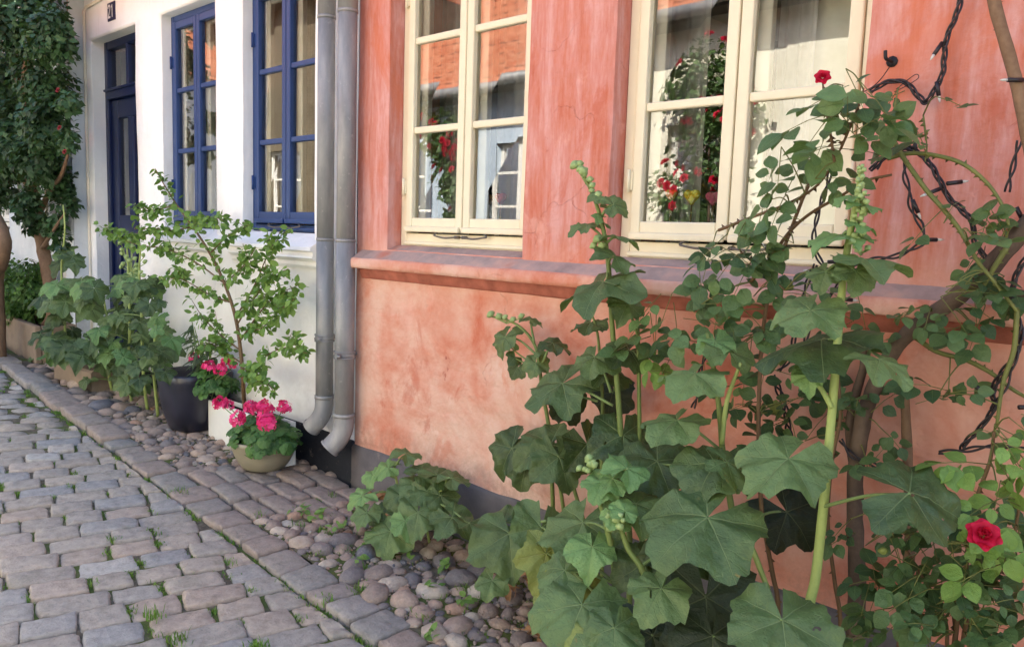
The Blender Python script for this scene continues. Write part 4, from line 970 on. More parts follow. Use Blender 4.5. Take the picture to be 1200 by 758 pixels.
# young hollyhock standing alone by the plinth
Yh=-.17
sa=grow([(470,590),(464,560),(462,545)],Yh); sb=grow([(500,600),(520,570),(524,560)],Yh)
leaves=[
 (476,531,-.17,35,22,(.2,.85,.4),.5,'n'),(455,548,-.2,190,22,(-.2,.7,.6),.8,'p'),(437,556,-.22,200,20,(-.3,.6,.6),.8,'p'),
 (494,552,-.17,30,26,(.1,.75,.6),.3,'n',dict(depth_=.34)),(487,566,-.2,220,28,(-.1,.75,.6),.4,'n'),(512,556,-.17,20,30,(.2,.8,.5),.4,'n',dict(depth_=.34)),
 (530,560,-.16,15,26,(.1,.85,.4),.4,'n'),(490,600,-.26,-100,34,(-.05,.55,.85),.5,'n'),(458,622,-.32,-110,34,(-.05,.65,.75),.55,'n'),(449,600,-.28,160,24,(-.2,.6,.7),.2,'n'),
 (530,606,-.24,-30,34,(.1,.8,.55),.35,'n'),(425,580,-.3,200,22,(-.2,.75,.6),.8,'p'),(430,600,-.34,240,22,(-.1,.8,.55),.55,'n'),(500,575,-.2,-60,28,(.1,.6,.8),.4,'n'),(516,580,-.18,-60,24,(.1,.5,.8),.3,'n'),
 (470,580,-.24,-90,24,(0,.6,.8),.3,'n'),(550,612,-.24,-10,22,(.2,.8,.5),.3,'n'),(475,610,-.3,-60,24,(.1,.6,.8),.6,'p'),
]
hollyhock('small young hollyhock growing alone from the pebbles against the grey plinth',(sa[0].x,sa[0].y,gz(sa[0].x)),[(sa,.006,.004,0),(sb,.005,.003,0)],leaves,[],15)
# hollyhocks by the white house
def random_hh(label,base_px,Y,region,n,L,seed,stems,kind_p=.25,buds=()):
    R=random.Random(seed); lv=[]
    tries=0
    while len(lv)<n and tries<2000:
        tries+=1; cx,cy,rx,ry=R.choice(region); a=R.uniform(0,2*PI); q=math.sqrt(R.random())
        px,py=cx+math.cos(a)*q*rx,cy+math.sin(a)*q*ry
        if any((px-s[0])**2+(py-s[1])**2<(L*.42)**2 for s in lv): continue
        y=Y+R.uniform(-.16,.12); side=(px-cx)/rx
        lv.append((px,py,y,-90+side*60+R.uniform(-35,35),L*R.uniform(.75,1.2),(.35*side+R.uniform(-.2,.2),R.uniform(.45,.85),R.uniform(.5,.85)),R.uniform(0,.55),'p' if R.random()<kind_p*(1 if py<cy else .3) else 'n',dict(depth_=R.uniform(.2,.34))))
    b=gnd(*base_px); st_=[]
    for s in stems: st_.append((grow(s,Y),.009,.004,0))
    return hollyhock(label,(b.x,b.y,b.z),st_,lv,buds,seed)
random_hh('bushy green hollyhock in front of the blue door beside the glazed pot',(150,462),-.24,[(148,430,48,34),(140,390,42,30),(160,350,30,34),(185,400,16,30),(120,425,26,30)],78,16,21,[[(150,440),(152,380),(150,310),(148,280)],[(168,440),(166,370),(163,320),(165,290)],[(128,440),(126,380),(118,330)],[(180,430),(182,380),(178,345)]],.35,
  [(148+random.Random(i).uniform(-8,8),282+i*4,-.24,3) for i in range(9)]+[(165+random.Random(i).uniform(-7,7),300+i*4,-.24,3) for i in range(8)]+[(150+random.Random(i+40).uniform(-8,8),330+random.Random(i).uniform(-8,8),-.25,3) for i in range(7)])
random_hh('tall thin hollyhock with jagged leaves in front of the dark tree trunk',(75,432),-.30,[(72,350,24,22),(65,395,26,24),(88,405,22,24),(80,300,10,26),(98,345,18,20)],34,19,22,[[(78,430),(76,380),(72,320),(76,270),(74,240)],[(60,420),(62,380)]],.3)
# ------------------------------------------------------------------ dark tree, boxwood, planter, stone block
def planter_box():
    a=gnd(42,425); b=gnd(7,402); 
    t=thing('planter','long concrete planter box under the clipped shrub by the lane','planter',((a.x+b.x)/2,(a.y+b.y)/2+.12,gz((a.x+b.x)/2)))
    m=MB(); d=Vector((b.x-a.x,b.y-a.y,0)); Ln=d.length; d.normalize(); n=Vector((d.y,-d.x,0)); 
    if n.y<0: n=-n
    zt=a.z+.245
    def slab(o,l,wd,z0,z1):
        c=[o,o+d*l,o+d*l+n*wd,o+n*wd]; m.add([(q.x,q.y,z) for z in (z0,z1) for q in c],[(0,1,2,3)[::-1],(4,5,6,7),(0,1,5,4),(1,2,6,5),(2,3,7,6),(3,0,4,7)],None,0,False)
    o=Vector((a.x,a.y,0)); L=1.5
    slab(o,L,.04,a.z-.05,zt); slab(o+n*.24,L,.04,a.z-.05,zt); slab(o+n*.042,.04,.196,a.z-.05,zt-.002); slab(o+n*.042+d*(L-.04),.04,.196,a.z-.05,zt-.002)
    m.build('box',M['concrete'],t,bevel=.008)
    m=MB(); slab(o+n*.042+d*.042,L-.084,.196,zt-.08,zt-.03); m.build('soil',M['potting'],t)
planter_box()
def block():
    a=gnd(66,447); b=gnd(101,452); t=thing('stone_block','low tan stone block lying at the foot of the hollyhock by the door','stone block',((a.x+b.x)/2,-.3,gz(a.x)))
    m=MB(); A_=Vector((-2.52,-.395,0)); B_=Vector((-2.08,-.33,0)); d=(B_-A_).normalized(); n=Vector((-d.y,d.x,0)); Rk=random.Random(3)
    n1=9; vs=[];
    for i in range(n1+1):
        q=A_.lerp(B_,i/n1)
        for off,z in ((0,-.06),(-.003,.105),(.012,.122),(.13,.12),(.14,-.06)):
            p=q+n*(off+Rk.uniform(-.004,.004)); vs.append((p.x,p.y,gz(p.x)+z+Rk.uniform(-.004,.004)))
    m.add(vs,[(i*5+j,(i+1)*5+j,(i+1)*5+j+1,i*5+j+1) for i in range(n1) for j in range(4)]+[(4,3,2,1,0),tuple(n1*5+j for j in range(5))],None,0,False)
    m.build('stone',M['concrete'],t)
block()
def blob_leaves(fol,blobs,n,L,W,R,mi=0,rows=3,hollow=.35,up=.5,seedtone=None,flat=1):
    tot=sum(b[1]**2 for b in blobs)
    for c,r in blobs:
        k=int(n*r*r/tot); ph=Vector((c.x*3,c.y*3,c.z*3))
        for _ in range(k):
            v=rv(R); q=(hollow+(1-hollow)*R.random()**.6); rr=r*q*(1+.45*noise.noise(v*1.7+ph)+.2*noise.noise(v*4+ph))
            p=c+Vector((v.x*rr,v.y*rr*flat,v.z*rr))
            clump=noise.noise(p*7+ph)
            if clump<-.28: continue
            d=(v+rv(R)*.9+Vector((0,0,-.35))).normalized(); nn=(v*.5+Vector((0,-.2,up))+rv(R)*.6)
            tone=min(1,max(0,.42+.5*clump+R.uniform(-.25,.25)))
            oval(fol,p,d,nn,L*R.uniform(.7,1.25),W*R.uniform(.7,1.2),tone,R,.2,.2,mi,rows)
def tree():
    R=random.Random(31); b=gnd(66,398); b.y=-.12; t=thing('tree','dark leafy wall tree with leaning brown trunk beside the cream house','tree',(b.x,b.y,gz(b.x)))
    Y=-.2; tr=MB()
    tp=[b]+P_([(62,370),(56,320),(50,290),(44,255),(38,225),(36,180),(30,110),(34,30),(30,-40)],Y)
    tube(tr,crom(tp,6),[.046,.043,.04,.038,.03,.018],12,.4,0,rough=.15)
    for pl,r in (([(44,255),(58,225),(72,205),(80,180)],.022),([(38,225),(18,200),(-5,190)],.022),([(30,110),(5,70),(-20,40)],.02),([(50,290),(64,268),(76,250)],.015),([(44,255),(30,240),(16,235)],.014)):
        tube(tr,crom(P_(pl,Y-.02),5),[r,r*.4],8,.4,0,rough=.1)
    tr.build('trunk',M['bark2'],t)
    f=MB(); px=[(20,20,58),(58,40,34),(52,95,38),(10,95,55),(55,140,33),(15,165,52),(45,185,36),(66,210,22),(-8,215,34),(74,240,19),(62,262,17),(30,238,20),(22,-60,70),(-60,60,70),(-60,160,60),(82,232,10),(78,165,14),(80,120,14),(76,50,16),(36,262,12),(70,285,12)]
    bl=[]
    for x,y,r in px:
        Yc=Y+R.uniform(-.16,.08); p=at(x,y,Yc); bl.append((p,r*depth(p)/FPX))
    blob_leaves(f,bl,30000,.05,.036,R,0,2,.25,.5,None,.75)
    f.build('crown',M['dark_leaf'],t)
    fl=MB()
    for x,y in ((68,106),(76,178),(70,150)): p=at(x,y,Y-.32); rose_flower(fl,p,Vector((.3,-.8,.3)),.014,R); fl.build('flower',M['dull_petal'],t); fl=MB()
tree()
def boxwood():
    R=random.Random(32); b=gnd(24,400); t=thing('boxwood_shrub','rounded clipped green shrub growing in the concrete planter','shrub',(b.x,-.18,gz(b.x)+.2))
    f=MB(); Y=-.22; bl=[]
    for x,y,r in ((18,345,34),(-10,350,36),(42,340,24),(30,372,24),(5,380,26),(44,365,18),(34,318,16),(5,318,20)): p=at(x,y,Y+R.uniform(-.08,.08)); bl.append((p,r*depth(p)/FPX))
    blob_leaves(f,bl,9000,.034,.026,R,0,2,.45,.6)
    s=MB()
    for k in range(5): p=Vector((b.x-.15+.1*k,-.2,gz(b.x)+.15)); q=at(-5+14*k,345,Y); tube(s,crom([p,p.lerp(q,.5)+Vector((.02,0,.02)),q],4),[.014,.006],6,.3)
    s.build('stem',M['bark'],t); f.build('foliage',M['box_leaf'],t)
boxwood()
def bare_trunk():
    Y=-.5; b=at(-2,400,Y); t=thing('crooked_trunk','bare crooked brown trunk at the edge of view before the bluish wall','tree trunk',(b.x,Y,gz(b.x))); m=MB()
    p=P_([(-6,330),(0,308),(4,290),(2,272),(-6,255),(-16,235),(-22,200),(-20,140)],Y); f=p[0].copy(); f.z=gz(f.x)-.05
    tube(m,crom([f]+p,7),[.055,.05,.045,.04,.03],10,.4,0,rough=.12); m.build('trunk',M['bark2'],t)
    f2=MB(); R=random.Random(5); blob_leaves(f2,[(at(-40,100,Y),.5),(at(-50,180,Y),.4)],1500,.06,.04,R,0,2); f2.build('crown',M['dark_leaf'],t)
bare_trunk()
# ------------------------------------------------------------------ pots
def blue_pot():
    b=gnd(199,505); cx,cy=b.x+.0,b.y+.135; z=gz(cx)+.0
    t=thing('glazed_pot','dark blue glazed square pot with rounded corners on the pebbles','plant pot',(cx,cy,z))
    m=MB(); prof=[(.104,.0),(.116,.006),(.14,.085),(.155,.175),(.162,.255),(.165,.288),(.159,.299),(.149,.295),(.144,.27),(.132,.215)]
    lathe(m,(cx,cy,z),prof,48,0,0,3.6); m.build('pot',M['blue_glaze'],t)
    m=MB(); lathe(m,(cx,cy,z),[(.134,.22),(.138,.24),(.07,.25),(.01,.252)],32,0,0,3.6); m.build('soil',M['potting'],t)
    R=random.Random(41); p=thing('potted_plant','upright plant with narrow dark drooping leaves in the blue glazed pot','plant',(cx,cy,z+.23)); f=MB(); s=MB()
    for k in range(8):
        tip=at(205+R.uniform(0,60),R.uniform(372,420),cy+R.uniform(-.1,.06)); b0=Vector((cx+R.uniform(-.05,.09),cy+R.uniform(-.05,.05),z+.225))
        c=crom([b0,b0.lerp(tip,.5)+Vector((R.uniform(-.02,.02),0,.03)),tip],6); tube(s,c,[.004,.002],5,.5)
        for i in range(15):
            q,d=along(c,R.uniform(.25,1)); a=rv(R); a.z*=.3; oval(f,q,a+Vector((0,0,-.45)),Vector((0,-.4,.8))+rv(R)*.4,R.uniform(.06,.1),R.uniform(.016,.026),R.uniform(0,.8),R,.15,.35,0,4)
    s.build('stem',M['petiole'],p); f.build('foliage',M['narrow_leaf'],p)
blue_pot()
TRY=-.175
def trough():
    a=at(244,492,TRY); b=at(326,492,TRY); zt=at(243,468,TRY).z; z0=gz((a.x+b.x)/2)-.01
    t=thing('planter_trough','white rectangular planter trough standing behind the beige geranium bowl','planter',((a.x+b.x)/2,TRY+.06,z0))
    m=MB(); x0,x1,y0,y1=a.x,b.x,TRY,-.085; w_=.012
    m.box(x0,x1,y0,y0+w_,z0,zt); m.box(x0,x1,y1-w_,y1,z0,zt); m.box(x0,x0+w_,y0+w_,y1-w_,z0,zt); m.box(x1-w_,x1,y0+w_,y1-w_,z0,zt); m.box(x0+w_,x1-w_,y0+w_,y1-w_,z0+.01,z0+.02)
    m.build('trough',M['white_paint'],t,bevel=.003)
    m=MB(); m.box(x0+w_+.001,x1-w_-.001,y0+w_+.001,y1-w_-.001,zt-.05,zt-.02); m.build('soil',M['potting'],t); return (x0+x1)/2,zt-.02
TX,TZ=trough()
def small_shrub():
    R=random.Random(51); Y=-.11
    t=thing('slender_shrub','slender shrub with airy light green leaves growing from the white trough','shrub',(at(286,480,Y).x,Y,TZ)); s=MB(); f=MB()
    b=at(287,480,Y); b.z=TZ-.01
    main=crom([b]+P_([(285,450),(283,420),(276,372),(263,332),(246,297),(226,266),(207,240),(192,216),(182,198)],Y-.05),6); tube(s,main,[.0105,.009,.007,.0045,.002],7,.4)
    br=[([(263,332),(230,308),(195,292),(155,285),(118,266)],.12),([(246,297),(268,276),(292,264)],.05),([(276,372),(298,335),(313,300),(328,272)],.05),([(280,402),(303,368),(325,346),(350,334)],.02),([(284,446),(308,420),(335,407),(360,414)],.1),([(272,355),(245,345),(215,328),(190,325)],.1),([(281,410),(258,392),(238,372),(225,352)],.12),([(226,266),(200,270),(172,268),(150,280)],.1),([(278,385),(305,385),(330,362),(345,350)],.14),([(263,332),(285,312),(300,290)],.1),([(283,425),(262,412),(245,402),(238,410)],.16),([(207,240),(185,246),(160,254)],.08),([(226,266),(245,255),(262,258)],.03),([(278,380),(296,352),(318,325),(338,315)],.1),([(283,430),(300,440),(316,452),(322,462)],.18)]
    brs=[main]
    for pts,dy in br:
        c=crom([at(*pts[0],Y-.05)]+[at(x,y,Y-.05-dy*(i+1)/len(pts)+R.uniform(-.02,.02)) for i,(x,y) in enumerate(pts[1:])],5); brs.append(c); tube(s,c,[.0045,.0012],5,.4)
        for k in range(3):
            q,d=along(c,R.uniform(.3,.9)); e=q+(d*.5+rv(R)*.8+Vector((0,0,.2)))*R.uniform(.05,.1); c2=[q,q.lerp(e,.5)+Vector((0,0,.01)),e]; tube(s,c2,[.0016,.0008],4,.4); brs.append(c2)
    for i,c in enumerate(brs):
        Lc=sum((b-a).length for a,b in zip(c,c[1:])); n=int(Lc*(75 if i==0 else 160))
        for k in range(n):
            q,d=along(c,R.uniform(.42 if i==0 else .12,1)); o=rv(R); p=q+o*R.uniform(.004,.034)
            tone=min(1,max(0,.55+R.uniform(-.5,.45))); oval(f,p,(o+d*.3+Vector((0,0,-.5))),Vector((0,-.5,.6))+rv(R)*.8,R.uniform(.022,.044),R.uniform(.018,.031),tone,R,.15,.25,0,4)
    s.build('stem',M['cane_red'],t); f.build('foliage',M['shrub_leaf'],t)
small_shrub()
def ger_leaf(f,P,n,L,tone,R):
    palm(f,P,(n.orthogonal()+rv(R)*.8),n,L,tone,R,6,.25,.1,.12,.35,.12,-.1,0,0)
def floret_head(m,P,r,R):
    for _ in range(46):
        v=rv(R); 
        if v.z<-.5: continue
        c=P+v*r*R.uniform(.75,1.0); n=(v+rv(R)*.5).normalized(); x=n.orthogonal().normalized(); y=n.cross(x); ph=R.uniform(0,6); tone=R.random()
        for k in range(5):
            a=ph+2*PI*k/5; d=x*math.cos(a)+y*math.sin(a); e=n.cross(d); q=r*.36
            m.add([c,c+d*q*.55+e*q*.36+n*q*.12,c+d*q+e*q*.2+n*q*.1,c+d*q-e*q*.2+n*q*.1,c+d*q*.55-e*q*.36+n*q*.12],[(0,1,2,3,4)],[(0,0,min(1,max(0,tone+R.uniform(-.2,.2))))]*5)
def geranium(label,base,dome,nleaf,L,heads,seed,Y):
    R=random.Random(seed); t=thing('geranium',label,'flowering plant',base,'geraniums in pots'); f=MB(); s=MB(); b=Vector(base)
    c,rx,rz=dome
    for _ in range(nleaf):
        v=rv(R); v.z=abs(v.z)*1.0-.15; p=c+Vector((v.x*rx,v.y*rx*.8,v.z*rz))*R.uniform(.72,1.05); n=(v+Vector((0,-.3,.7))+rv(R)*.35).normalized()
        ger_leaf(f,p,n,L*R.uniform(.7,1.2),R.uniform(.1,.8),R)
        if R.random()<.4: tube(s,[b+Vector((R.uniform(-.04,.04),R.uniform(-.04,.04),.0)),p.lerp(b,.4)+Vector((0,0,.02)),p],[.0028,.002],5,.5)
    s_heads=[]
    for px,py,y,rp in heads:
        p=at(px,py,y); r=rp*depth(p)/FPX; q=c+(p-c)*.3; q.z=min(q.z,p.z-.03); tube(s,crom([q,q.lerp(p,.6)+Vector((0,0,-.005)),p],4),[.0028,.002],5,.5); s_heads.append((p,r))
    s.build('stem',M['petiole'],t); f.build('foliage',M['ger_leaf'],t)
    for p,r in s_heads:
        m=MB(); floret_head(m,p,r,R); m.build('flower_head',M['pink_petal'],t)
def bowl():
    b=gnd(300,557); cx,cy=b.x-.07,b.y+.08; z=gz(cx)+.004
    t=thing('bowl_planter','beige round bowl planter with a moulded band beside the drainpipes','plant pot',(cx,cy,z))
    m=MB(); prof=[(.08,0),(.092,.004),(.112,.03),(.13,.065),(.138,.09),(.143,.094),(.145,.115),(.15,.12),(.151,.134),(.145,.138),(.14,.132),(.137,.11)]
    lathe(m,(cx,cy,z),prof,48); m.build('bowl',M['beige_plastic'],t)
    m=MB(); lathe(m,(cx,cy,z),[(.1375,.108),(.09,.118),(.01,.12)],32); m.build('soil',M['potting'],t)
    geranium('pink geranium filling the beige bowl, six bright flower heads held high',(cx,cy,z+.118),(Vector((cx+.01,cy-.01,z+.135)),.185,.125),170,.036,
      [(258,473,cy-.1,9),(267,475,cy-.06,7),(294,478,cy-.03,9),(308,481,cy-.06,12.5),(313,496,cy-.14,12),(279,491,cy-.15,10),(333,477,cy+.02,8.5)],61,cy)
bowl()
def back_geranium():
    p=at(252,450,-.14); geranium('smaller reddish geranium trailing between the blue pot and white trough',(p.x,-.12,TZ),(Vector((p.x-.02,-.15,p.z-.02)),.15,.13),80,.03,
      [(229,420,-.16,7),(245,430,-.2,8),(258,434,-.2,8),(266,425,-.16,7),(274,428,-.14,5)],62,-.14)
back_geranium()
# ------------------------------------------------------------------ climbing rose and rose bush
def rose_cluster(f,s,R,clusters,canes):
    for cx,cy,rx,ry,Y,n,Lp,lo,hi,mi in clusters:
        k=0; n=max(1,round(n*.64))
        while k<n:
            a=R.uniform(0,2*PI); q=R.random()**.5; px,py=cx+math.cos(a)*q*rx,cy+math.sin(a)*q*ry; y=Y+R.uniform(-.07,.05)
            p=at(px,py,min(-.015,y)); L=Lp*depth(p)/FPX*R.uniform(.75,1.2); d=camdir(math.cos(a)*.8+R.uniform(-.5,.5),math.sin(a)*.6+R.uniform(-.6,.2),R.uniform(-.1,.5))
            rose_leaf(f,s,p-d.normalized()*L*.3,d,L,R.uniform(lo,hi),R,mi,5 if R.random()<.7 else 3); k+=1
            if canes and R.random()<.8:
                best=min((q_ for c in canes for q_ in c[::3]),key=lambda q_:(q_-p).length); b0=p-d.normalized()*L*.3
                if (best-b0).length<.13: tube(f,crom([best,best.lerp(b0,.5)+Vector((0,0,.008)),b0],4),[.0018,.0012],5,.4,2)
def climbing_rose():
    R=random.Random(71); t0=grow([(1003,700),(1002,640)],-.09)[0]
    t=thing('climbing_rose','old climbing rose with a thick woody trunk and thorny canes over the ledge','climbing plant',(t0.x,t0.y,gz(t0.x)))
    tr=MB(); s=MB(); f=MB()
    main=crom(grow([(1004,700),(1002,620),(1003,545),(1012,490),(1028,445),(1048,410),(1075,382),(1110,357),(1148,325),(1178,293),(1205,262),(1240,225)],-.10),6)
    tube(tr,main,[.021,.019,.018,.018,.02,.017],10,.4,0,rough=.22)
    tube(tr,crom(P_([(1000,540),(996,500),(1002,465),(1012,428),(1010,400)],-.085),6),[.013,.011,.008],8,.5,0,rough=.15)
    tube(tr,crom(P_([(1150,326),(1172,340),(1196,345),(1230,350)],-.09),6),[.012,.009],8,.5,0,rough=.15)
    top=crom(P_([(1120,-420),(1140,-220),(1152,-110),(1160,-30),(1167,10),(1180,55),(1192,100),(1201,145),(1212,200),(1222,260)],-.10),6); tube(tr,top,[.0125,.0125,.012],9,.3,1,rough=.08); thorns(tr,top,26,R,.009,1)
    stub=crom(grow([(1066,640),(1064,560),(1062,500),(1060,458)],-.06),6); tube(tr,stub,[.013,.0115,.010],9,.3,1,rough=.15); thorns(tr,stub,18,R,.008,1)
    tr.build('trunk',[M['bark'],M['bark2']],t)
    C_=[]
    for lst,Y,r,mi in (
      ([(1040,186),(1066,180),(1095,182),(1128,192),(1156,214),(1174,240),(1184,268)],-.16,.0048,0),
      ([(1047,165),(1062,190),(1085,222),(1106,246),(1125,270),(1145,305),(1165,330),(1192,365)],-.17,.0055,0),
      ([(1072,395),(1098,412),(1130,421),(1160,436),(1185,455),(1210,470)],-.075,.0058,0),
      ([(1180,290),(1166,312),(1150,340)],-.13,.006,0),
      ([(1192,360),(1188,410),(1175,450),(1168,500)],-.13,.0055,0),
      ([(1085,165),(1082,135),(1086,170),(1084,190)],-.16,.002,0),
      ([(1046,165),(1046,140),(1050,118)],-.17,.003,0)):
        c=crom(P_(lst,Y),6); C_.append(c); tube(s,c,[r,r*.9,r*.6],8,.4,mi,rough=.08); thorns(s,c,int(len(c)*.5),R,.006,mi)
    S=[]
    for lst,Y,r,mi in (
      ([(912,720),(905,670),(893,600),(889,520),(890,450),(894,390),(903,335),(921,285),(938,240),(953,205),(966,180)],-.20,.0062,1),
      ([(985,740),(978,680),(970,610),(975,540),(985,480),(975,400),(962,340)],-.14,.0055,1),
      ([(880,330),(905,300),(925,272),(950,250),(985,230),(1015,212),(1045,205)],-.24,.0045,1),
      ([(842,270),(880,255),(925,238),(960,215),(985,175)],-.26,.004,1),
      ([(868,295),(895,318),(920,340)],-.23,.003,1),
      ([(868,650),(872,700)],-.2,.006,1),([(978,190),(972,150),(966,120),(964,94)],-.325,.0032,1),([(985,175),(1000,140),(1012,105)],-.30,.003,1)):
        pts=grow(lst,Y) if lst[0][1]>660 else P_(lst,Y); c=crom(pts,6); S.append(c); tube(s,c,[r,r*.85,r*.6],8,.4,mi,rough=.08); thorns(s,c,int(len(c)*.9),R,.0065,mi)
    s2=MB()
    cl=[(995,125,28,34,-.30,15,58,.15,.75,0),(978,165,18,46,-.31,11,58,.3,.9,0),(948,210,26,26,-.28,5,44,.3,.9,0),(912,205,34,26,-.29,5,48,.2,.6,0),
        (930,250,45,30,-.27,7,46,.2,.7,0),(870,285,42,26,-.27,9,46,.1,.5,0),(845,300,26,16,-.28,4,46,.1,.4,0),(880,320,36,22,-.25,7,46,.1,.6,0),(835,345,36,26,-.22,7,44,.2,.7,0),
        (790,380,42,34,-.2,10,42,.3,.8,0),(770,400,30,40,-.18,8,40,.2,.7,0),(850,385,50,30,-.2,12,44,.1,.8,0),(808,420,36,26,-.2,7,38,.3,.9,1),(895,440,60,40,-.13,15,42,.0,.45,0),
        (935,480,60,40,-.10,12,42,.0,.35,0),(960,340,24,30,-.2,4,40,.1,.5,0),(1005,385,30,34,-.1,6,40,.05,.4,0),(1010,460,26,34,-.12,5,40,.05,.4,0),(1022,520,30,26,-.13,5,38,.1,.6,0),(925,520,40,30,-.1,6,40,0,.3,0),
        (1108,245,6,14,-.15,1,34,.4,.6,0),(1078,115,34,10,-.16,5,36,.3,.7,0),(1085,160,8,18,-.16,2,32,.3,.6,0),
        (1120,262,34,14,-.17,5,42,.3,.6,0),(1175,260,26,16,-.14,4,42,.3,.7,0),(1118,330,30,24,-.16,7,46,.1,.5,0),(1155,305,16,12,-.14,3,34,.3,.7,0),(1108,365,40,22,-.12,8,44,.2,.6,0),(1150,378,30,26,-.12,6,42,.2,.6,0),(1108,448,22,22,-.10,4,44,.2,.5,0),(1085,462,10,10,-.1,1,40,.2,.5,0),(1178,345,16,20,-.12,3,40,.2,.6,0)]
    rose_cluster(f,s2,R,cl,C_+S+[main])
    s.build('cane',[M['cane'],M['cane_red']],t); f.build('foliage',[M['rose_leaf'],M['rose_light'],M['cane']],t)
    for px,py,Y,sz,d in ((964,91,-.33,.016,(.3,-.85,.3)),(1152,626,-.30,.035,(.15,-.9,.25))):
        if px>1100: continue
        m=MB(); p=at(px,py,Y); rose_flower(m,p,Vector(d),sz,R); m.build('flower',M['red_petal'],t)
    m=MB()
    for px,py,Y in ((909,477,-.12),): 
        p=at(px,py,Y); oval(m,p+Vector((0,0,.02)),Vector((0,0,-1)),Vector((.2,-1,.2)),.04,.032,.5,R)
    m.build('yellowed_leaf',M['hh_yellow'],t)
climbing_rose()
def rose_bush():
    R=random.Random(72); b=at(1120,740,-.26); t=thing('rose_bush','low dense rose bush with one open red rose at the right corner','rose bush',(b.x,b.y,gz(b.x))); s=MB(); f=MB(); s2=MB(); C_=[]
    for lst,Y,r in (([(1120,740),(1130,680),(1140,600),(1160,540),(1165,505)],-.24,.006),([(1120,740),(1090,690),(1060,640),(1045,600)],-.22,.005),([(1130,740),(1160,690),(1185,640),(1195,590)],-.24,.005),([(1110,740),(1080,720),(1040,700)],-.2,.005),([(1140,740),(1175,720),(1200,700)],-.22,.005)):
        c=crom(grow(lst,Y),6); C_.append(c); tube(s,c,[r,r*.5],8,.4,0,rough=.08); thorns(s,c,20,R,.006)
    cl=[(1168,535,40,40,-.30,13,52,.3,.9,1),(1190,600,34,40,-.29,8,52,.4,.9,1),(1122,635,36,28,-.32,7,52,.4,.9,1),(1185,660,34,26,-.28,6,48,.3,.8,1),(1130,600,50,40,-.24,12,46,.0,.4,0),(1100,670,60,40,-.26,20,46,.05,.5,0),(1050,660,50,40,-.24,13,46,.05,.45,0),
        (1060,715,60,40,-.26,16,46,.1,.6,0),(1120,720,60,40,-.3,20,46,.1,.55,0),(1175,730,40,40,-.28,10,44,.1,.6,0),(1145,690,50,34,-.27,12,44,.05,.45,0),(1020,610,30,40,-.2,6,40,.05,.4,0),(1090,620,40,30,-.2,9,42,0,.3,0),(1190,500,24,20,-.2,5,44,.2,.6,0)]
    rose_cluster(f,s2,R,cl,C_)
    s.build('cane',M['cane_red'],t); f.build('foliage',[M['rose_leaf'],M['rose_light'],M['cane']],t)
    m=MB(); p=at(1152,627,-.43); rose_flower(m,p,Vector((.3,-.6,.6)),.028,R); m.build('flower',M['red_petal'],t)
    m=MB(); p=at(1034,636,-.32); bud(m,p-Vector((0,0,.01)),Vector((.4,-.3,-.5)),.010,.5,R); m.build('yellowed_leaf',M['hh_yellow'],t)
rose_bush()
